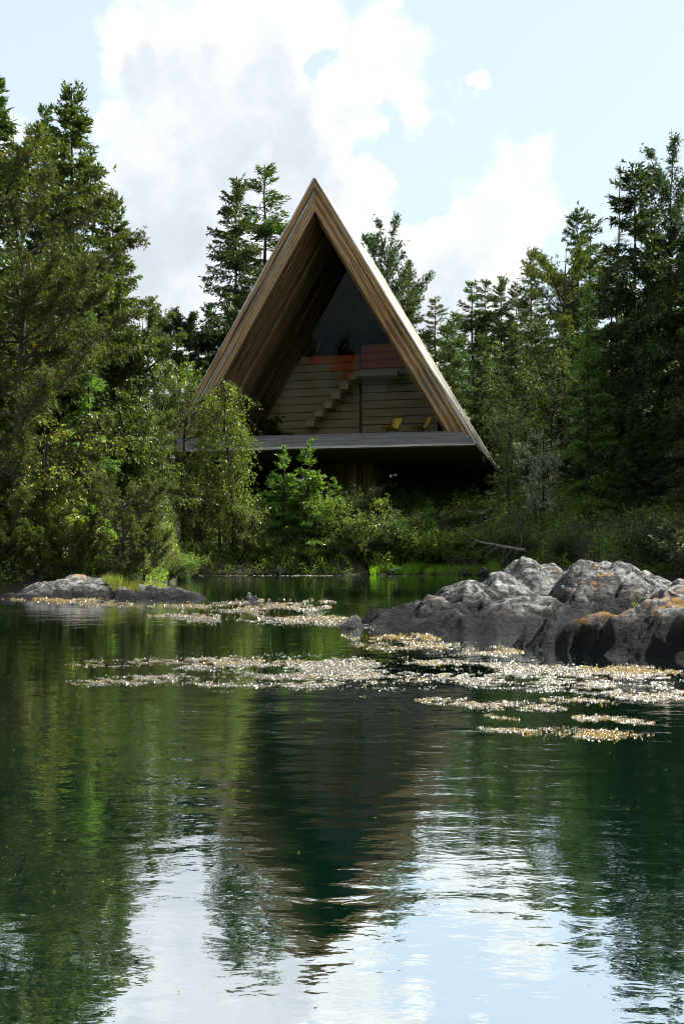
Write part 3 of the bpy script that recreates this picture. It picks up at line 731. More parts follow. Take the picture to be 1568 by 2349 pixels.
def trunk_tube(g, h, r, rng, bend=0.02, k=12, sides=7, top=0.015):
    t = np.linspace(0, 1, k); p = np.zeros((k, 3)); p[:, 2] = t * h
    p[:, 0] = np.cumsum(rng.normal(0, bend, k)) * t * h / 6; p[:, 1] = np.cumsum(rng.normal(0, bend, k)) * t * h / 6
    rad = r * (1 - t) ** 0.85 + top; rad[0] *= 1.35
    g.tubes(p, rad, sides); return p

def along(p, h, z):
    return np.stack([np.interp(z, p[:, 2], p[:, 0]), np.interp(z, p[:, 2], p[:, 1]), z], -1)

def make_spruce(h, R, seed, per_m=8.0, start=0.05, droop=0.5, hang=0.5, sprays=13, blade=0.16, width=0.05, power=0.8, gaps=0.15, sub=4, bare=False):
    """Trunk mesh and crown mesh of a spruce: whorled limbs that sag and turn up, hung with needle sprays."""
    rng = np.random.default_rng(seed); tg, cg = Geo(), Geo()
    tp = trunk_tube(tg, h, h * 0.0075 + 0.02, rng, 0.012)
    nb = int(h * per_m); u = rng.random(nb); z = h * (start + (0.985 - start) * (1 - (1 - u) ** 1.05)); z.sort()
    f = 1 - z / h
    az = rng.random(nb) * 2 * PI
    # ragged outline: some sectors and heights carry longer limbs
    rag = 0.72 + 0.5 * vnoise(z * 0.9, az * 1.3, 0, seed) ; rag *= np.where(rng.random(nb) < gaps, 0.45, 1.0)
    Lb = (R * f ** power + 0.12) * rag * rng.uniform(0.8, 1.12, nb)
    low = np.clip((f - 0.82) / 0.18, 0, 1); Lb *= 1 - 0.45 * low
    el0 = np.interp(f, [0, 0.12, 0.5, 1], [0.95, 0.40, -0.02, -0.22]) + rng.normal(0, 0.10, nb)
    k = 7; s = np.linspace(0, 1, k)
    def bpt(i, s):
        r = Lb[i] * s * (1 - 0.06 * s)
        dz = Lb[i] * (np.tan(np.clip(el0[i], -0.9, 1.2)) * s * 0.9 - droop * 0.55 * s ** 2 * np.clip(f[i] * 2.2, 0, 1) + droop * 0.42 * s ** 3.2 * np.clip(f[i] * 2.2, 0, 1))
        base = along(tp, h, z[i]); return base + np.stack([np.cos(az[i]) * r, np.sin(az[i]) * r, dz], -1)
    I = np.repeat(np.arange(nb), k); S = np.tile(s, nb)
    pts = bpt(I, S).reshape(nb, k, 3)
    rad = (0.008 + 0.011 * Lb)[:, None] * (1 - 0.85 * s)[None]
    tg.tubes(pts, rad, 4)
    n_i = np.maximum(4, (Lb * sprays * 2.1).astype(int))
    I = np.repeat(np.arange(nb), n_i); n = len(I)
    S = rng.random(n) ** 0.9 * 0.96 + 0.04
    P = bpt(I, S); P2 = bpt(I, np.minimum(S + 0.05, 1.06)); T = norm(P2 - P)
    side = np.where(rng.random(n) < 0.5, -1, 1)[:, None] * norm(np.cross(T, np.array([0, 0, 1.0])))
    hg = hang * np.clip(f[I] * 2, 0.1, 1)
    D = norm(T * rng.uniform(0.35, 1.0, n)[:, None] + side * rng.uniform(0.3, 0.9, n)[:, None] - np.array([0, 0, 1.0]) * (hg * rng.uniform(0.2, 1.9, n))[:, None])
    Lt = (0.16 + 0.16 * Lb[I] * (1 - 0.6 * S)) * rng.uniform(0.6, 1.2, n)
    Lt = np.minimum(Lt * 1.25, 0.95)
    if bare:
        q = np.stack([P, P + D * (Lt * 0.6)[:, None], P + (D * 0.9 + [0, 0, 0.15]) * Lt[:, None]], 1)
        tg.tubes(q, np.stack([np.full(n, .008), np.full(n, .006), np.full(n, .003)], 1), 3)
        keep = rng.random(n) < 0.18; P, D, Lt, n = P[keep], D[keep], Lt[keep], int(keep.sum())
    tt = (np.arange(sub) + 0.5) / sub
    PB = (P[:, None] + D[:, None] * (Lt[:, None] * tt[None])[..., None]).reshape(-1, 3)
    DB = np.repeat(D, sub, 0) + rng.normal(0, 0.42, (n * sub, 3)); 
    cg.blades(PB, DB, 1.35 * blade * rng.uniform(0.7, 1.35, n * sub), 1.12 * width * rng.uniform(0.7, 1.3, n * sub), rng)
    # the leader and upper shoots
    zt = h * rng.uniform(0.93, 1.0, 40); cg.blades(along(tp, h, zt), rot_around(rng.random(40) * 6.28, rng.uniform(0.3, 1.4, 40)), 0.2, 0.045, rng)
    return tg, cg

def make_pine(h, R, seed, start=0.35, nl=36, up=0.45, tufts=7, needles=11, nlen=0.15, nw=0.022, bend=0.05, flat=1.0, sub=6, trunk=None, power=0.6, inner=0.15, thick=0.045):
    rng = np.random.default_rng(seed); tg, cg = Geo(), Geo()
    if trunk is None: tp = trunk_tube(tg, h, h * 0.014 + 0.03, rng, bend)
    else:
        tp = np.array(trunk, float); k = len(tp); tg.tubes(tp, (h * 0.014 + thick) * (1 - np.linspace(0, 1, k)) ** 0.8 + 0.012, 7)
    z = h * (start + (0.97 - start) * np.sort(rng.random(nl))); f = (1 - z / h) / (1 - start)
    az = np.arange(nl) * 2.4 + rng.normal(0, 0.4, nl)
    Lb = R * (np.clip(np.sin(np.clip(f * 0.8 + 0.12, 0, 1) * PI), 0, 1) ** power) * rng.uniform(0.55, 1.15, nl) + 0.15
    el = up * (1.3 - f * 0.9) + rng.normal(0, 0.15, nl)
    k = 7; s = np.linspace(0, 1, k)
    def bpt(i, s):
        wv = np.sin(s * 5 + i) * 0.05 * Lb[i] * s
        r = Lb[i] * s * np.cos(el[i]); dz = Lb[i] * (np.sin(el[i]) * s + 0.22 * s ** 2.2 * flat)
        c, sn = np.cos(az[i]), np.sin(az[i])
        return along(tp, h, z[i]) + np.stack([c * r - sn * wv, sn * r + c * wv, dz], -1)
    I = np.repeat(np.arange(nl), k); S = np.tile(s, nl); pts = bpt(I, S).reshape(nl, k, 3)
    tg.tubes(pts, (0.010 + 0.014 * Lb)[:, None] * (1 - 0.82 * s)[None], 5)
    ns = np.maximum(4, (Lb * sub * 1.8).astype(int)); I = np.repeat(np.arange(nl), ns); n = len(I)
    S = inner + (1 - inner) * rng.random(n) ** 0.8
    P = bpt(I, S); T = norm(bpt(I, np.minimum(S + .05, 1.05)) - P)
    D = norm(T * rng.uniform(0.5, 1.0, n)[:, None] + rng.normal(0, 0.55, (n, 3)) + np.array([0, 0, 0.45]))
    Lt = (0.22 + 0.24 * Lb[I] * (1.15 - S)) * rng.uniform(0.6, 1.3, n)
    q = np.stack([P, P + D * (Lt * .5)[:, None] - [0, 0, 0.02], P + D * Lt[:, None]], 1)
    tg.tubes(q, np.stack([np.full(n, .012), np.full(n, .009), np.full(n, .005)], 1), 3)
    # tufts along each twig, bottle-brush needles pointing forward
    PT = np.repeat(P, tufts, 0) + np.repeat(D, tufts, 0) * (np.repeat(Lt, tufts) * rng.uniform(0.25, 1.05, n * tufts))[:, None]
    PT += rng.normal(0, 0.11 * (0.5 if h < 5 else 1.0), PT.shape)
    DT = norm(np.repeat(D, tufts, 0) + rng.normal(0, 0.35, PT.shape) + np.array([0, 0, 0.35]))
    m = len(PT); PN = np.repeat(PT, needles, 0); DN = np.repeat(DT, needles, 0) * 0.75 + rng.normal(0, 0.62, (m * needles, 3))
    cg.blades(PN, DN, nlen * rng.uniform(0.7, 1.2, m * needles), nw * rng.uniform(0.8, 1.3, m * needles), rng)
    return tg, cg

def make_decid(h, R, seed, nstem=1, start=0.2, nl=30, twigs=9, leaves=12, leaf=0.10, lw=0.6, weep=0.0, up=0.8, spread=0.25, shape=0.7, thick=0.014, gap=0.0, flatness=0.35):
    """Broadleaf tree or bush: wobbly stems, rising limbs, fine twigs and separate leaves."""
    rng = np.random.default_rng(seed); tg, cg = Geo(), Geo()
    LP, LD, LL = [], [], []
    for st in range(nstem):
        a = rng.random() * 6.28; k = 9; t = np.linspace(0, 1, k)
        hh = h * (1 if nstem == 1 else rng.uniform(0.65, 1.0)); lean = 0 if nstem == 1 else spread * rng.uniform(0.3, 1.4)
        p = np.stack([np.cos(a) * (R * 0.08 * (nstem > 1) + hh * lean * t ** 1.2), np.sin(a) * (R * 0.08 * (nstem > 1) + hh * lean * t ** 1.2), hh * t * math.cos(lean * .7)], -1)
        p[:, :2] += np.cumsum(rng.normal(0, 0.018 * hh, (k, 2)), 0) * t[:, None]
        tg.tubes(p, (thick * hh + 0.012) * (1 - t) ** 0.8 + 0.006, 6)
        m = max(4, nl // nstem); ts = np.sort(rng.uniform(start, 0.98, m)); base = np.stack([np.interp(ts, t, p[:, c]) for c in range(3)], -1)
        f = (1 - ts) / (1 - start); az = np.arange(m) * 2.4 + rng.normal(0, 0.5, m)
        env = np.sin(np.clip(f * 0.78 + 0.16, 0, 1) * PI) ** shape
        Lb = (R if nstem == 1 else R * 0.62) * env * rng.uniform(0.6, 1.15, m) + 0.12
        el = up * rng.uniform(0.5, 1.2, m); kk = 6; s = np.linspace(0, 1, kk)
        r = Lb[:, None] * s * np.cos(el)[:, None]; dz = Lb[:, None] * (np.sin(el)[:, None] * s - weep * 0.9 * s ** 2.3)
        q = base[:, None] + np.stack([np.cos(az)[:, None] * r, np.sin(az)[:, None] * r, dz], -1) + rng.normal(0, 0.02, (m, kk, 3)) * Lb[:, None, None]
        tg.tubes(q, (0.006 + 0.010 * Lb)[:, None] * (1 - 0.85 * s)[None], 4)
        n = m * twigs; I = np.repeat(np.arange(m), twigs); S = rng.uniform(0.25, 1.0, n); j = np.minimum((S * (kk - 1)).astype(int), kk - 2); w = S * (kk - 1) - j
        P = q[I, j] * (1 - w)[:, None] + q[I, j + 1] * w[:, None]; T = norm(q[I, j + 1] - q[I, j])
        D = norm(T * 0.6 + rng.normal(0, 0.55, (n, 3)) + np.array([0, 0, 0.25 - weep * 1.3]))
        Lt = (0.18 + 0.26 * Lb[I]) * rng.uniform(0.6, 1.3, n) * (1 + weep * 0.8)
        e = P + D * Lt[:, None] - np.array([0, 0, 1.0]) * (weep * 0.55 * Lt)[:, None]
        tg.tubes(np.stack([P, (P + e) / 2 + np.array([0, 0, .03]) * Lt[:, None], e], 1), np.stack([np.full(n, .007), np.full(n, .005), np.full(n, .003)], 1), 3)
        keep = rng.random(n) > gap
        u = rng.uniform(0.1, 1.05, (n, leaves)); 
        pp = (P[:, None] + (e - P)[:, None] * u[..., None])[keep].reshape(-1, 3) + rng.normal(0, leaf * 0.55, (int(keep.sum()) * leaves, 3))
        LP.append(pp); LD.append(np.repeat(D[keep], leaves, 0))
    P = np.concatenate(LP); D = np.concatenate(LD); n = len(P)
    d = norm(D * 0.5 + rng.normal(0, 0.6, (n, 3)) + np.array([0, 0, -0.35 - weep * 0.5]))
    # leaf planes lean towards level, like real leaves
    nn = norm(rng.normal(0, 1, (n, 3)) * (1 - flatness) + np.array([0, 0, 1.4]) * flatness); S = norm(np.cross(d, nn))
    L = leaf * rng.uniform(0.65, 1.25, n); cg.blades(P, d, L, L * lw, rng, 0.42, S)
    return tg, cg

PROTO = {}
def proto(key, gen, leafm, barkm):
    tg, cg = gen; PROTO[key] = (tg.mesh(key + '_trunk', M[barkm], True), cg.mesh(key + '_crown', M[leafm]), float(np.concatenate(cg.v)[:, 2].max()))
TREES = []
def plant(key, px, d, top, label, w=1.0, name='spruce_tree', cat='tree', group=None, x=None, sink=0.1, lean=None, zb=None, rz=None):
    rng = random.Random(sum(map(ord, key)) * 7919 + round(px) * 31 + round(d * 10))
    X = (px - CX) / F * d if x is None else x
    zg = (gh(X, d) if zb is None else zb) - sink
    ztop = CAMZ + (HY - top) / F * d
    tm, cm, hp = PROTO[key]; sc = (ztop - zg) / hp
    r = empty(name, (X, d, zg), rng.random() * 6.28 if rz is None else rz)
    if lean: r.rotation_euler = (lean[0], lean[1], r.rotation_euler[2])
    r.scale = (sc * w, sc * w, sc)
    a = link('stem' if cat == 'shrub' else 'trunk', tm, r); b = link('foliage' if cat == 'shrub' else 'crown', cm, r)
    tag(r, label, cat, group); TREES.append((X, d)); return r

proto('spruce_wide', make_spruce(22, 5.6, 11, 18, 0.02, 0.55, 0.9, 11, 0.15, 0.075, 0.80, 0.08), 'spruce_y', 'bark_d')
proto('spruce_slim', make_spruce(20, 3.4, 12, 16, 0.04, 0.5, 0.7, 13, 0.15, 0.070, 0.82, 0.10), 'spruce', 'bark_d')
proto('spruce_far', make_spruce(20, 4.8, 13, 14, 0.03, 0.6, 0.8, 13, 0.155, 0.062, 0.74, 0.2), 'spruce', 'bark_d')
proto('spruce_thin', make_spruce(18, 3.0, 14, 10, 0.08, 0.6, 0.8, 13, 0.15, 0.052, 0.70, 0.25), 'spruce', 'bark_d')
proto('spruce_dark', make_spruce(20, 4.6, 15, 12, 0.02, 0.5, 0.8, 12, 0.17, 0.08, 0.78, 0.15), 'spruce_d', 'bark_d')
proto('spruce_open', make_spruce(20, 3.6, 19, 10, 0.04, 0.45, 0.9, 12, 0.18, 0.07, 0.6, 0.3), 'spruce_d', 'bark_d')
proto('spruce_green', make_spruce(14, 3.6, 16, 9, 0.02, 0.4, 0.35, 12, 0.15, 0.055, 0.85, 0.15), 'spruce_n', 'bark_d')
proto('spruce_young', make_spruce(5, 1.35, 17, 15, 0.10, 0.25, 0.10, 22, 0.11, 0.045, 0.85, 0.1), 'spruce_n', 'bark_d')
proto('spruce_dead', make_spruce(16, 1.8, 18, 7, 0.15, 0.2, 0.1, 6, 0.10, 0.035, 0.8, 0.3, bare=True), 'brown', 'dead')
proto('pine_big', make_pine(15, 5.2, 21, 0.10, 46, 0.30, 7, 10, 0.17, 0.034, 0.05, 1.0, 6), 'pine', 'bark')
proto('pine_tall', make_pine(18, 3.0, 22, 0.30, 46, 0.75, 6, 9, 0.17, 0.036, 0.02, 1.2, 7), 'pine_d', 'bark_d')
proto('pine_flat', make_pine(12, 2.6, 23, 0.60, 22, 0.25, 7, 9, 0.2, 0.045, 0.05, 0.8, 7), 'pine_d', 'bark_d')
proto('pine_loose', make_pine(14, 3.0, 24, 0.25, 34, 0.45, 6, 9, 0.17, 0.036, 0.05, 1.0, 6), 'pine', 'bark_d')
proto('pine_thin', make_pine(9, 1.5, 25, 0.30, 30, 0.25, 5, 8, 0.13, 0.03, 0.05, 1.0, 7), 'pine', 'bark_d')
proto('pine_dwarf', make_pine(2.6, 1.7, 26, 0.08, 34, 0.55, 4, 13, 0.135, 0.024, 0.10, 1.6, 9, inner=0.35), 'pine', 'bark')
tr = [(0, 0, 0), (0.28, 0, 0.32), (0.62, 0.05, 0.72), (0.86, 0.05, 1.2), (0.95, 0.0, 1.8), (0.93, 0.05, 2.5), (0.90, 0.05, 3.2), (0.9, 0.05, 4.0)]
proto('pine_lean', make_pine(4.0, 2.1, 27, 0.10, 44, 0.40, 4, 13, 0.14, 0.024, 0.1, 1.3, 6, tr, 0.45, 0.35, 0.075), 'pine', 'bark')
proto('birch', make_decid(10, 1.75, 31, 1, 0.18, 60, 11, 15, 0.105, 0.7, 0.62, 0.75, shape=0.5), 'birch', 'bark_d')
proto('alder', make_decid(9, 2.6, 32, 1, 0.15, 54, 11, 13, 0.13, 0.7, 0.1, 0.75), 'birch', 'bark_d')
proto('leafy_tree', make_decid(11, 3.6, 33, 1, 0.18, 60, 11, 12, 0.14, 0.65, 0.1, 0.5, shape=0.6, gap=0.15), 'juniper', 'bark_d')
proto('willow_bush', make_decid(4.5, 2.6, 34, 9, 0.12, 90, 9, 14, 0.10, 0.55, 0.1, 0.7, 0.35), 'willow', 'bark_d')
proto('silver_willow', make_decid(6, 1.5, 35, 3, 0.2, 54, 9, 13, 0.10, 0.6, 0.15, 0.8, 0.12), 'silver', 'bark_d')  # 'silver' is the leaf colour with the backlit sparkle painted in
proto('rowan', make_decid(5.0, 1.7, 36, 3, 0.15, 46, 8, 13, 0.10, 0.6, 0.15, 0.45, 0.16, gap=0.15), 'rowan', 'bark_d')
proto('white_bush', make_decid(2.4, 1.2, 37, 5, 0.15, 40, 8, 12, 0.10, 0.6, 0.05, 0.5, 0.3), 'willow', 'bark_d')
proto('heath_bush', make_decid(1.5, 1.5, 38, 14, 0.05, 90, 8, 14, 0.075, 0.5, 0.0, 0.55, 0.7, 0.5, flatness=0.55), 'heath', 'bark_d')
proto('juniper', make_decid(2.0, 1.2, 39, 12, 0.05, 84, 9, 14, 0.085, 0.28, 0.0, 1.0, 0.35, 0.5), 'juniper', 'bark_d')
proto('heather', make_decid(2.4, 1.6, 40, 12, 0.08, 84, 8, 12, 0.075, 0.35, 0.0, 0.8, 0.45), 'brown', 'bark')
proto('laurel', make_decid(2.6, 1.9, 41, 10, 0.05, 90, 9, 13, 0.09, 0.6, 0.0, 0.7, 0.5, 0.5), 'laurel', 'bark_d')
proto('green_bush', make_decid(3.0, 1.8, 42, 8, 0.05, 84, 9, 13, 0.10, 0.5, 0.0, 0.8, 0.35, 0.5), 'heath', 'bark_d')

G1, G2, G3, G4 = 'conifers on the left bank', 'conifers behind the house', 'conifers on the right bank', 'bushes along the far shore'
# left bank
plant('spruce_slim', -14, 39, 165, 'dark spruce cut by the left picture edge, only its right side showing', 1.1, group=G1)
plant('pine_big', 40, 36.3, 395, 'spreading yellow green pine with long bare limbs on the left bank', 1.0, 'pine_tree')
plant('pine_loose', -30, 37.5, 250, 'pine at the left edge with tufted branches reaching over the spreading pine', 1.25, 'pine_tree')
plant('spruce_wide', 165, 45, 183, 'tallest broad spruce with hanging sunlit branches on the left bank', 1.0, group=G1)
plant('spruce_slim', 108, 49, 235, 'slimmer spruce half hidden left of the tallest broad spruce', 1.0, group=G1)
plant('spruce_wide', 262, 46, 445, 'shorter sunlit spruce with upturned branch tips right of the tallest one', 0.92, group=G1)
plant('pine_loose', 322, 46.5, 690, 'small bushy pine leaning out at the right foot of the sunlit spruces', 0.9, 'pine_tree')
plant('spruce_green', 205, 42.5, 700, 'yellow green low spruce in front of the tallest spruce', 0.9, group=G1)
plant('spruce_dark', 80, 44, 520, 'shaded spruce behind the spreading pine', 1.0, group=G1)
plant('pine_flat', 410, 78, 708, 'far flat topped pine seen against the sky between spruces', 1.0, 'pine_tree')
plant('spruce_far', 543, 80, 398, 'tall dark spruce left of a twin behind the roof', 1.0, group=G2)
plant('spruce_thin', 603, 83, 371, 'thin dark spruce with hanging twigs touching the left roof slope', 1.35, group=G2)
plant('spruce_dark', 480, 78, 690, 'lower dark spruce left of the tall twin spruces', 1.0, group=G2)
plant('alder', 405, 74, 800, 'light green leafy tree between left spruces and roof edge', 1.0, 'leafy_tree')
plant('alder', 446, 76, 850, 'leafy tree peeping out beside the lower left roof edge', 0.9, 'leafy_tree')
plant('pine_thin', 362, 57.5, 850, 'thin dark pine with a long bare trunk left of the house', 0.9, 'pine_tree', lean=(0, 0.05))
plant('pine_thin', 420, 57.8, 835, 'young pine standing before the left corner of the house', 0.95, 'pine_tree', lean=(0, 0.05))
plant('birch', 538, 57.6, 872, 'tall weeping birch in front of the house', 1.0, 'birch_tree')
plant('birch', 505, 57.4, 1010, 'smaller birch with two dark stems below the left corner of the house', 1.0, 'birch_tree')
plant('willow_bush', 445, 57.2, 1062, 'large round sunlit willow bush left of the birch', 0.95, 'willow_bush', 'shrub')
plant('willow_bush', 560, 57.0, 1120, 'glossy willow bush under the tall birch', 0.8, 'willow_bush', 'shrub')
plant('spruce_young', 650, 59, 1018, 'young bright spruce on the slope left of the pillar', 1.0)
plant('spruce_young', 706, 58.4, 1002, 'taller young spruce close to the pillar boards', 1.0)
plant('spruce_young', 622, 59.2, 1075, 'short young spruce between the birch and the other young spruces', 0.9)
plant('spruce_young', 768, 59.3, 1092, 'bushy young spruce right in front of the pillar boards', 1.0)
plant('green_bush', 742, 58.6, 1105, 'bright feathery bush in front of the pillar boards', 0.8, 'bush', 'shrub')
plant('juniper', 800, 61, 1093, 'dark green bush touching the pillar boards', 1.0, 'bush', 'shrub')
plant('white_bush', 832, 58.5, 1132, 'small pale leaved bush in front of the pillar', 0.7, 'bush', 'shrub')
plant('juniper', 890, 59.5, 1150, 'olive juniper bush covering the foot of the pillar', 1.25, 'bush', 'shrub')
plant('rowan', 118, 37.0, 940, 'bright yellow green rowan sapling above the mossy boulder', 0.95, 'rowan_tree')
plant('heather', 45, 37.6, 985, 'brownish bush behind the rowan at the left edge', 1.0, 'bush', 'shrub', zb=2.2)
plant('spruce_green', -8, 37.2, 1030, 'low yellow green spruce sapling cut by the left edge', 0.9)
plant('pine_lean', 236, 35.9, 1065, 'leaning pine with curved dark trunk above the rock islet', 1.1, 'pine_tree', zb=0.55, rz=0.0)
for px, d, top, lab in [(20, 35.6, 1165, 'dwarf pine at the left edge of the dark bank'), (95, 35.4, 1185, 'dwarf pine below the mossy boulder'), (165, 35.8, 1168, 'dwarf pine left of the leaning pine'),
                        (330, 36.6, 1170, 'dwarf pine right of the leaning pine, over the water')]:
    plant('pine_dwarf', px, d, top, lab, 1.0, 'dwarf_pine', 'shrub', 'dwarf pines on the left bank', zb=0.45)
for key, px, d, top, lab, w in [('juniper', 345, 40.5, 1225, 'dark bush on the low point behind the leaning pine', 1.3), ('heath_bush', 385, 45.5, 1245, 'low bush at the outer end of the left point', 1.5), ('green_bush', 300, 41.5, 1185, 'green bush just behind the leaning pine crown', 1.2), ('juniper', 410, 52.5, 1250, 'low bush at the water left of the bare brush pile', 1.5), ('heather', 360, 43, 1215, 'brown bush on the left point by the water', 1.1)]:
    plant(key, px, d, top, lab, w, 'bush', 'shrub')
# far shore bushes
for key, px, dd, top, lab, w in [('heath_bush', 425, 1.0, 1228, 'low green bush at the left end of the bare brush pile', 1.2), ('heath_bush', 590, 1.2, 1225, 'low heath bush right behind the bare brush pile', 1.3),
        ('heath_bush', 480, 1.6, 1236, 'low bush behind the left half of the bare brush pile', 1.3), ('juniper', 545, 1.4, 1222, 'low dark bush behind the right half of the bare brush pile', 1.2), ('heath_bush', 705, 1.0, 1236, 'low bush on the bank below the bright feathery bush', 1.3), ('heath_bush', 802, 1.6, 1228, 'low pale bush on the bank straight below the small pale leaved bush', 1.3), ('juniper', 838, 1.0, 1242, 'dark low bush beside the left end of the shore grass', 1.2),
        ('laurel', 640, 2.0, 1200, 'dense bush below the young spruces', 1.1), ('heath_bush', 675, 0.9, 1240, 'low heath bush at the water below the young spruces', 1.3), ('juniper', 755, 1.0, 1215, 'dark bush overhanging the water below the pillar', 1.3),
        ('heath_bush', 735, 3.6, 1190, 'pale heath bush in front of the taller young spruce', 1.2), ('juniper', 865, 2.0, 1195, 'olive bush above a dark hollow in the bank', 1.3), ('green_bush', 925, 2.2, 1205, 'yellow green bush right of the dark hollow', 1.0),
        ('heath_bush', 980, 2.5, 1196, 'sunlit heath bush behind the left end of the shore grass', 1.5), ('heath_bush', 1040, 3.0, 1188, 'broad sunlit heath bush behind the middle of the shore grass', 1.6), ('heath_bush', 1095, 3.2, 1192, 'sunlit heath bush behind the right end of the shore grass', 1.5),
        ('heath_bush', 1010, 1.6, 1232, 'low sunlit heath bush nearest to the shore grass', 1.4), ('heath_bush', 1075, 1.8, 1236, 'low sunlit heath bush beside the fallen trunk', 1.4), ('juniper', 1130, 2.6, 1225, 'dark olive bush behind the fallen trunk', 1.2),
        ('green_bush', 960, 6.5, 1165, 'upper green bush right of the pillar under the house', 1.0), ('heath_bush', 1060, 7.5, 1165, 'upper pale bush on the slope under the right corner of the house', 1.5), ('spruce_young', 985, 5.5, 1140, 'tiny spruce sapling right of the pillar', 1.0)]:
    d = float(np.interp(px, _SP, _SD)) + dd
    if key == 'spruce_young': plant(key, px, d, top, lab, w)
    else: plant(key, px, d, top, lab, w, 'bush', 'shrub', G4)
# behind the house, right
plant('pine_tall', 885, 86, 492, 'slender pine rising just right of the roof ridge', 1.0, 'pine_tree')
plant('spruce_far', 935, 84, 590, 'dark spruce behind the right roof slope', 0.75, group=G2)
plant('spruce_thin', 1000, 84, 678, 'thin spruce further down the right roof slope', 1.3, group=G2)
plant('spruce_far', 1040, 82, 708, 'small spruce beside the lower right roof slope', 0.9, group=G2)
plant('spruce_thin', 1084, 97, 640, 'leftmost of the far row of dark spruces right of the house', 1.3, group=G2)
plant('spruce_thin', 1112, 98, 638, 'second spruce from the left in the far dark row', 1.3, group=G2)
plant('spruce_far', 1150, 96, 626, 'tallest spruce of the far dark row', 0.9, group=G2)
plant('spruce_far', 1180, 95, 640, 'rightmost spruce of the far dark row, with long side branches', 0.9, group=G2)
plant('spruce_thin', 1217, 76, 576, 'bare topped thin spruce just right of the far dark row', 1.1, group=G3)
plant('pine_loose', 1268, 66, 538, 'loose pine with a dark leaning trunk', 1.0, 'pine_tree', lean=(0, -0.06))
plant('spruce_open', 1325, 69, 466, 'spruce with a bushy top above a bare gap', 0.9, group=G3)
plant('spruce_thin', 1352, 71, 480, 'narrow spruce close behind the bushy topped one', 1.1, group=G3)
plant('spruce_dead', 1415, 62, 370, 'nearly bare grey spruce top against the sky', 1.0, group=G3)
plant('spruce_open', 1455, 55, 364, 'big dark spruce with a straight black trunk down to the bushes', 1.15, group=G3)
plant('pine_tall', 1530, 57, 320, 'tall tufted pine highest on the right bank', 1.1, 'pine_tree')
plant('spruce_dark', 1600, 53, 420, 'dark spruce cut by the right picture edge', 1.1, group=G3)
plant('spruce_green', 1345, 55, 660, 'bright green spruce low in front of the big dark ones', 0.85, group=G3)
plant('leafy_tree', 1205, 68, 730, 'broad loose leafy tree right of the roof', 1.0, 'leafy_tree')
plant('leafy_tree', 1265, 62, 800, 'olive leafy tree behind the glittering willow', 0.9, 'leafy_tree')
plant('leafy_tree', 1165, 62, 920, 'leafy tree whose branch reaches across the right roof corner', 0.85, 'leafy_tree')
plant('silver_willow', 1236, 55.5, 985, 'willow with painted leaf glitter in the shaded right wood', 1.0, 'willow_tree')
plant('spruce_dark', 1400, 61, 560, 'shaded spruce filling the gap left of the big black trunk', 1.0, group=G3)
plant('spruce_dark', 1505, 60, 560, 'shaded spruce between the black trunk and the tall tufted pine', 1.0, group=G3)
plant('spruce_dark', 1300, 75, 640, 'shaded spruce behind the leaning trunk pine', 1.0, group=G3)
plant('spruce_dark', 1570, 50, 760, 'lower shaded spruce at the right edge', 1.0, group=G3)
plant('spruce_dark', 1460, 51, 900, 'low shaded spruce at the foot of the black trunk', 1.0, group=G3)
plant('spruce_dark', 1105, 80, 760, 'shaded spruce right beside the lower roof corner', 1.0, group=G2)
plant('spruce_dark', 1060, 90, 760, 'shaded spruce just behind the lower roof corner', 1.0, group=G2)
plant('laurel', 1510, 42.5, 1150, 'large glossy dark bush at the right edge behind the outcrop', 1.25, 'bush', 'shrub')
plant('laurel', 1440, 45, 1215, 'low dark bush behind the middle of the outcrop', 1.2, 'bush', 'shrub')
plant('laurel', 1575, 40.5, 1185, 'dark bush cut by the right edge above the outcrop', 1.2, 'bush', 'shrub')
plant('juniper', 1180, 51.5, 1180, 'brownish bush behind the left shoulder of the outcrop', 1.3, 'bush', 'shrub')
plant('juniper', 1290, 48, 1200, 'dark low bush behind the notch of the outcrop', 1.3, 'bush', 'shrub')
# the shaded wood further in, one tree like another
rr = random.Random(8)
WOOD = 'trees of the shaded wood'
for px, d, top in [(360, 70, 880), (455, 95, 780), (530, 100, 700), (640, 100, 760), (760, 105, 800), (880, 100, 760), (920, 92, 720), (980, 100, 760), (1020, 105, 740), (1110, 110, 720), (1170, 105, 730), (1240, 95, 700), (1010, 92, 900),
                   (930, 94, 930), (1080, 92, 900), (1150, 88, 860), (1230, 82, 800), (1350, 85, 700), (1440, 80, 640), (1520, 75, 600), (1600, 72, 560), (1210, 72, 960), (1310, 66, 880), (1380, 64, 820), (1420, 57, 980), (1520, 54, 900), (1330, 58, 1020),
                   (600, 88, 900), (700, 95, 900), (-60, 50, 420), (30, 56, 520), (140, 58, 520), (240, 60, 620), (310, 62, 740), (-80, 44, 380), (1680, 50, 380), (1760, 46, 350), (1660, 44, 620), (20, 47, 800), (130, 47, 780), (250, 52, 760), (300, 50, 900)]:
    plant('spruce_dark' if rr.random() < 0.7 else 'spruce_far', px, d, top, 'dark spruce standing deep in the shaded wood', rr.uniform(0.95, 1.25), group=WOOD)
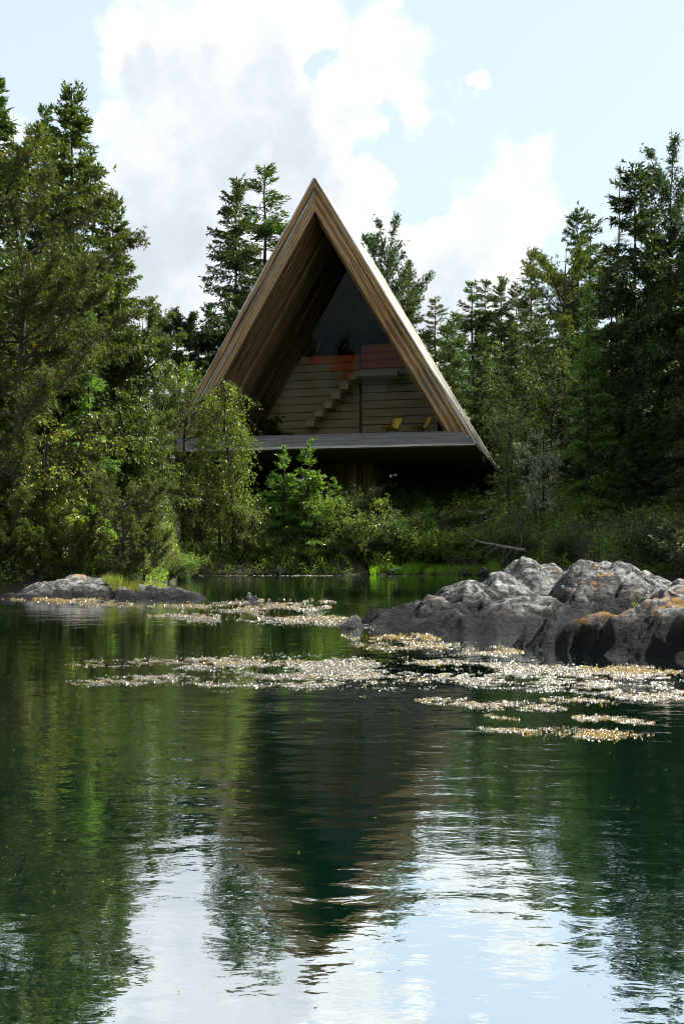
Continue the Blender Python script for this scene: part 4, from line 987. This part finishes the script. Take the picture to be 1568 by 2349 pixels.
# trees on the near bank behind the viewer, mirrored in the window
for x, y, h in [(-20, -22, 17), (-26, -30, 22), (-31, -24, 18), (-36, -30, 24), (-41, -24, 19), (-46, -31, 24), (-51, -26, 21), (-56, -32, 25), (-61, -27, 22), (-15, -30, 20), (-33, -38, 24), (-43, -40, 25), (-23, -38, 24), (-53, -42, 26), (-67, -34, 25), (8, -28, 20), (-28, -45, 24), (-38, -48, 25), (-48, -50, 25), (-58, -50, 25), (-70, -46, 26), (-76, -30, 22), (-12, -40, 24), (-34, -30, 20), (-46, -38, 22)]:
    tm, cm, hp = PROTO['spruce_far']; r = empty('spruce_tree', (x, y, gh(x, y) - .1), rr.random() * 6); s = h / hp; r.scale = (s * 1.1, s * 1.1, s)
    link('trunk', tm, r); link('crown', cm, r); tag(r, 'spruce on the near bank mirrored in the big window', 'tree', 'spruces on the near bank')

# grass tufts
def grass_tuft(name, loc, rad, n, hgt, label, mat, seed, zf=None, cat='grass tuft', group=None, wid=0.012):
    rng = np.random.default_rng(seed); g = Geo()
    a, r = rng.random(n) * 6.28, rad * np.sqrt(rng.random(n)); x, y = r * np.cos(a), r * np.sin(a) * 0.7
    z = np.array([zf(loc[0] + i, loc[1] + j) - loc[2] for i, j in zip(x, y)]) if zf else np.zeros(n)
    L = hgt * rng.uniform(0.5, 1.2, n) * (1 - 0.35 * (r / rad) ** 2); d1 = norm(np.stack([x / rad * 0.5, y / rad * 0.5, np.ones(n)], -1) + rng.normal(0, 0.22, (n, 3)))
    d2 = norm(d1 + np.stack([x / rad, y / rad, np.full(n, -0.25)], -1) * 0.6 + rng.normal(0, 0.25, (n, 3)))
    P = np.stack([x, y, z - 0.02], -1); S = norm(np.cross(d1, rng.normal(size=(n, 3)))) * wid * 0.5
    Q = P + d1 * (L * 0.55)[:, None]; T = Q + d2 * (L * 0.5)[:, None]
    v = np.stack([P - S, P + S, Q + S * 0.8, Q - S * 0.8, T + S * 0.1, T - S * 0.1], 1); i = np.arange(n * 6).reshape(n, 6)
    g.add(v, np.concatenate([i[:, [0, 1, 2, 3]], i[:, [3, 2, 4, 5]]])); o = link(name, g.mesh(name, mat)); o.location = loc
    return tag(o, label, cat, group)
def on_rock(px, py, d, zf):
    p = at(px, py, d); return (p[0], p[1], zf(p[0], p[1]))
GT = 'grass tufts on the rocks'
grass_tuft('grass_tuft', on_rock(278, 1345, 32.9, ISL_Z), 0.55, 900, 0.42, 'tall yellow green grass tuft in the middle of the islet', M['grass'], 1, ISL_Z, group=GT)
grass_tuft('grass_tuft', on_rock(372, 1340, 33.2, ISL_Z), 0.48, 600, 0.24, 'short grass cap on the right end of the islet', M['grass'], 2, ISL_Z, group=GT)
grass_tuft('grass_tuft', on_rock(1238, 1352, 21.5, ROCK_Z), 0.40, 1100, 0.46, 'bright grass tuft in the hollow of the outcrop', M['reed'], 3, ROCK_Z, group=GT)
grass_tuft('grass_tuft', on_rock(1512, 1330, 22.0, ROCK_Z), 0.55, 800, 0.22, 'dry flowering grass on the right crest of the outcrop', M['grass'], 4, ROCK_Z, group=GT)
grass_tuft('grass_tuft', on_rock(1562, 1385, 16.6, ROCK_Z), 0.25, 300, 0.14, 'short green grass on top of the dark boulder at the right edge', M['reed'], 5, ROCK_Z, group=GT)
grass_tuft('grass_tuft', on_rock(1395, 1385, 19.6, ROCK_Z), 0.18, 220, 0.14, 'small grass tuft beside the orange lichen slope', M['grass'], 6, ROCK_Z, group=GT)
grass_tuft('grass_tuft', (KN[0] - 0.2, KN[1], KN[2] + 1.5), 0.9, 900, 0.42, 'golden grass on top of the mossy boulder', M['grass'], 7, None, group=GT)
# strip of bright grass along the far right shore
rng = np.random.default_rng(50); n = 9000; g = Geo()
px = rng.uniform(848, 1150, n); d = np.interp(px, _SP, _SD) + rng.uniform(-0.3, 2.2, n); x = (px - CX) / F * d
keep = fbm(x * 1.2, d * 0.8, 3, 4) > np.where(px < 930, 0.52, 0.25); x, d = x[keep], d[keep]; n = len(x)
P = np.stack([x, d, np.maximum(ground_h(x, d), 0.0) - 0.03], -1)
g.blades(P, np.array([0, 0, 1.0]) + rng.normal(0, 0.25, (n, 3)), rng.uniform(0.25, 0.6, n), 0.05, rng, 0.3)
tag(link('shore_grass', g.mesh('shore_grass', M['reed'])), 'strip of bright green grass along the far shore', 'grass', kind='stuff')
# undergrowth over the banks
rng = np.random.default_rng(51); n = 190000; g = Geo()
px = rng.uniform(-250, 1800, n); d = np.interp(px, _SP, _SD) + rng.random(n) ** 1.3 * 22 + 0.1; x = (px - CX) / F * d
dens = fbm(x * 0.9, d * 0.9, 3, 14); keep = dens > 0.40; x, d, dens = x[keep], d[keep], dens[keep]; n = len(x)
hh = np.clip((dens - 0.40) * 6.0, 0.05, 1.2)
P = np.stack([x, d, ground_h(x, d) + hh * rng.random(n) ** 0.6], -1)
px = rng.uniform(100, 1250, 26000); px = px[(px < 800) | (px > 1160)]; d = np.interp(px, _SP, _SD) + rng.uniform(-0.5, 2.0, len(px)); x2 = (px - CX) / F * d
k = fbm(x2 * 1.6, d * 0.5, 3, 88); k2 = (k > 0.36) & (ground_h(x2, d) > -0.25); x2, d, k = x2[k2], d[k2], k[k2]
P = np.concatenate([P, np.stack([x2, d, np.maximum(ground_h(x2, d), 0) + 0.06 + (k - .3) * 2.4 * rng.random(len(x2))], -1)]); n = len(P)
g.blades(P, rng.normal(0, 0.6, (n, 3)) + np.array([0, 0, 0.3]), rng.uniform(0.08, 0.17, n), rng.uniform(0.035, 0.07, n), rng)
tag(link('undergrowth', g.mesh('undergrowth', M['heath'])), 'low heather and berry plants covering the banks', 'undergrowth', kind='stuff')

# dead wood
def twig_pile(name, px0, px1, py, d, n, label, seed, h=0.7, r=0.02):
    rng = np.random.default_rng(seed); g = Geo(); c = at((px0 + px1) / 2, py, d); w = (px1 - px0) / F * d
    a = rng.uniform(-.5, .5, n) * w; k = 8; t = np.linspace(0, 1, k); L = rng.uniform(0.9, 2.6, n); az = rng.normal(0, 0.7, n) + np.where(rng.random(n) < .5, 0, PI)
    arc = rng.uniform(0.2, 1.0, n) * h
    p = np.stack([a[:, None] + (t - .5) * (L * np.cos(az))[:, None], rng.normal(0, .5, n)[:, None] + (t - .5) * (L * np.sin(az) * .5)[:, None], (arc[:, None] * np.sin(t * PI * .9)) + 0.03], -1)
    p += np.cumsum(rng.normal(0, 0.02, p.shape), 1)
    g.tubes(p, r * rng.uniform(.5, 1.2, n)[:, None] * (1 - .7 * t), 4)
    o = link(name, g.mesh(name, M['bark'], True)); o.location = (c[0], c[1], 0.02); return tag(o, label, 'dead wood')
twig_pile('brush_pile', 405, 590, 1318, 55.8, 60, 'tangle of bare branches at the water edge left of centre', 5, 0.6, 0.018)
twig_pile('bare_twigs', 1040, 1110, 1325, 52, 26, 'thin bare twigs standing in water at the left end of the outcrop', 6, 1.1, 0.016)
g = Geo(); a, b = at(1088, 1240, 50.5), at(1205, 1263, 48.5); k = 9; t = np.linspace(0, 1, k)[:, None]; p = a + (b - a) * t + np.random.default_rng(3).normal(0, .02, (k, 3))
rng = np.random.default_rng(9); o = empty('fallen_trunk', tuple(b)); p = p - b; g.tubes(p, np.linspace(.05, .10, k), 7); link('log', g.mesh('fallen_log', M['dead'], True), o); g = Geo()
for i in range(14):
    s = p[rng.integers(0, k - 1)]; dd_ = norm(np.array([rng.normal(-.4, .4), rng.normal(0, .4), rng.normal(-0.2, .6)])); g.tubes([s, s + dd_ * .5, s + dd_ * 1.1 - [0, 0, .15]], [.02, .014, .006], 4)
link('side_branch', g.mesh('fallen_side_branches', M['dead'], True), o); tag(o, 'grey fallen trunk slanting down behind the left shoulder of the outcrop', 'fallen tree')

# --------------------------------------------------------------- seaweed
def weed_mat(name, stops, tr, rough):
    m, t, out = mat_new(name)
    r = t.new('ShaderNodeNewGeometry').outputs['Random Per Island']
    col = t.ramp(r, stops)
    p = t.new('ShaderNodeBsdfPrincipled', i_Base__Color=col, i_Roughness=rough, i_Specular__IOR__Level=1.0)
    p.inputs['Coat Weight'].default_value = 1.0; p.inputs['Coat Roughness'].default_value = rough * 0.7
    tb = t.new('ShaderNodeBsdfTranslucent', i_Color=(0.60, 0.38, 0.02, 1))
    mx = t.new('ShaderNodeMixShader', i_0=tr, i_1=p.outputs[0], i_2=tb.outputs[0]); t.l.new(mx.outputs[0], out.inputs[0]); return m
WEED_FLAT = weed_mat('wet dark rockweed', [(0.0, (0.012, 0.012, 0.006)), (0.75, (0.040, 0.034, 0.010)), (1.0, (0.17, 0.125, 0.018))], 0.02, 0.42)
WEED_UP = weed_mat('orange rockweed', [(0.0, (0.16, 0.095, 0.006)), (0.6, (0.40, 0.26, 0.012)), (1.0, (0.56, 0.40, 0.03))], 0.25, 0.45)
rng = np.random.default_rng(60)
# mats: x0, x1, y at x0, y at x1 as seen from the bank, half thickness, amount, share of fronds standing out of the water
strips = [(0, 160, 1372, 1380, 5, 1100, .6), (150, 480, 1378, 1392, 7, 2300, .3), (380, 760, 1390, 1392, 9, 3600, .25), (340, 800, 1412, 1420, 12, 5600, .2), (560, 860, 1400, 1436, 9, 2700, .25), (690, 770, 1378, 1381, 3, 260, .3), (640, 700, 1385, 1388, 3, 200, .3),
          (780, 1010, 1457, 1466, 10, 1500, 1.0), (800, 1200, 1478, 1496, 11, 3300, .5), (150, 700, 1524, 1514, 8, 4300, .25), (330, 1000, 1522, 1520, 13, 6200, .18), (150, 460, 1562, 1556, 8, 2500, .2), (430, 980, 1563, 1558, 14, 7200, .15),
          (640, 1040, 1530, 1560, 16, 4600, .12), (960, 1568, 1520, 1560, 16, 7500, .25), (1000, 1568, 1548, 1585, 16, 8000, .15), (1330, 1580, 1532, 1545, 9, 1900, 1.2), (950, 1300, 1603, 1622, 8, 3200, .3), (1240, 1420, 1600, 1612, 6, 900, .4), (1400, 1580, 1590, 1600, 9, 2000, .25),
          (1090, 1260, 1663, 1676, 5, 900, .3), (1200, 1500, 1676, 1680, 9, 2800, .6), (1310, 1500, 1640, 1652, 7, 1300, .4), (1110, 1190, 1636, 1646, 4, 200, .6), (820, 850, 1592, 1594, 3, 60, .9), (380, 1040, 1319.5, 1320.5, 1.0, 900, .1), (540, 690, 1375, 1378, 3, 300, .4)]  # the hair-thin far shore strip of weed imitates a line of glints
XP, YP, UP = [], [], []
for x0, x1, y0, y1, th, n, up in strips:
    n2 = n * 10; u = rng.random(n2); ends = np.clip(np.minimum(u, 1 - u) * 8, 0.15, 1)
    py = y0 + (y1 - y0) * u + rng.normal(0, 0.55, n2) * th * ends
    px = x0 + (x1 - x0) * u; f = 0.6 * fbm(px * 0.011, py * 0.10, 5, 33, 0.6) + 0.4 * fbm(px * 0.06, py * 0.6, 3, 35); k = (rng.random(n2) < np.clip((f - 0.507) * 18, 0.005, 1)) & (py > 1268)
    px, py, f = px[k][:int(n * 2.4)], py[k][:int(n * 2.4)], f[k][:int(n * 2.4)]; XP.append(px); YP.append(py); UP.append(rng.random(len(px)) < up * 0.5 * np.where(f < 0.52, 1.6, 0.7))
px, py, upm = np.concatenate(XP), np.concatenate(YP), np.concatenate(UP); n = len(px); y = CAMZ * F / (py - HY); x = (px - CX) / F * y
sc = np.clip(y / 15, 0.75, 2.2)
swl = 0.045 * np.cos(2 * PI * (y - 0.6) / 21.0) * np.clip(1 - (y - 7) / 6, 0, 1)
P = np.stack([x, y, swl + rng.uniform(0.0, 0.007, n) * sc], -1); az = rng.random(n) * 6.28
for name, sel, mat, lab in (('floating_seaweed', ~upm, WEED_FLAT, 'mats of dark wet seaweed glittering flat on the water'), ('orange_seaweed', upm, WEED_UP, 'orange seaweed fronds standing out of the floating mats')):
    m = int(sel.sum()); g = Geo(); s_ = sc[sel]
    if name[0] == 'f':
        nrm = norm(np.stack([rng.normal(0.17, 0.36, m), rng.normal(-0.27, 0.36, m), np.ones(m)], -1))
        D = norm(np.cross(nrm, rot_around(az[sel], np.zeros(m)))); S = norm(np.cross(D, nrm))
        L = s_ * rng.uniform(0.014, 0.034, m); g.blades(P[sel] - D * (L * .5)[:, None], D, L, L * rng.uniform(0.35, 0.6, m), rng, 0.5, S)
    else:
        D = rot_around(az[sel], rng.uniform(0.2, 1.3, m)); L = s_ * rng.uniform(0.016, 0.038, m)
        g.blades(P[sel] - D * (L * .2)[:, None], D, L, L * rng.uniform(0.25, 0.45, m), rng, 0.6)
    tag(link(name, g.mesh(name, mat)), lab, 'seaweed', kind='stuff')

# specks of pollen and leaf bits adrift on the open water
rng = np.random.default_rng(71); n = 60; py = 1600 + 740 * rng.random(n) ** 1.2; px = rng.uniform(-20, 1590, n); y = CAMZ * F / (py - HY); x = (px - CX) / F * y
swl = 0.045 * np.cos(2 * PI * (y - 0.6) / 21.0) * np.clip(1 - (y - 7) / 6, 0, 1); g = Geo(); a = rng.random(n) * 6.28
g.blades(np.stack([x, y, swl + 0.004], -1), rot_around(a, rng.normal(0.05, 0.08, n)), rng.uniform(0.006, 0.022, n) * np.clip(y / 6, .7, 1.6), rng.uniform(0.004, 0.011, n), rng, 0.5, norm(np.stack([-np.sin(a), np.cos(a), np.full(n, .1)], -1)))
tag(link('floating_specks', g.mesh('floating_specks', M['grass'])), 'tiny leaf bits and seeds drifting on the open water', 'debris', kind='stuff')
SC.render.engine = 'CYCLES'
SC.cycles.use_denoising = True; SC.cycles.filter_width = 1.05
SC.cycles.max_bounces = 6; SC.cycles.diffuse_bounces = 2; SC.cycles.glossy_bounces = 4; SC.cycles.transmission_bounces = 3
SC.cycles.transparent_max_bounces = 6; SC.cycles.sample_clamp_indirect = 6
SC.cycles.caustics_reflective = False; SC.cycles.caustics_refractive = False
vs = SC.view_settings; vs.view_transform = 'Standard'; vs.look = 'None'; vs.gamma = 1.0; vs.use_curve_mapping = False; vs.exposure = 1.2
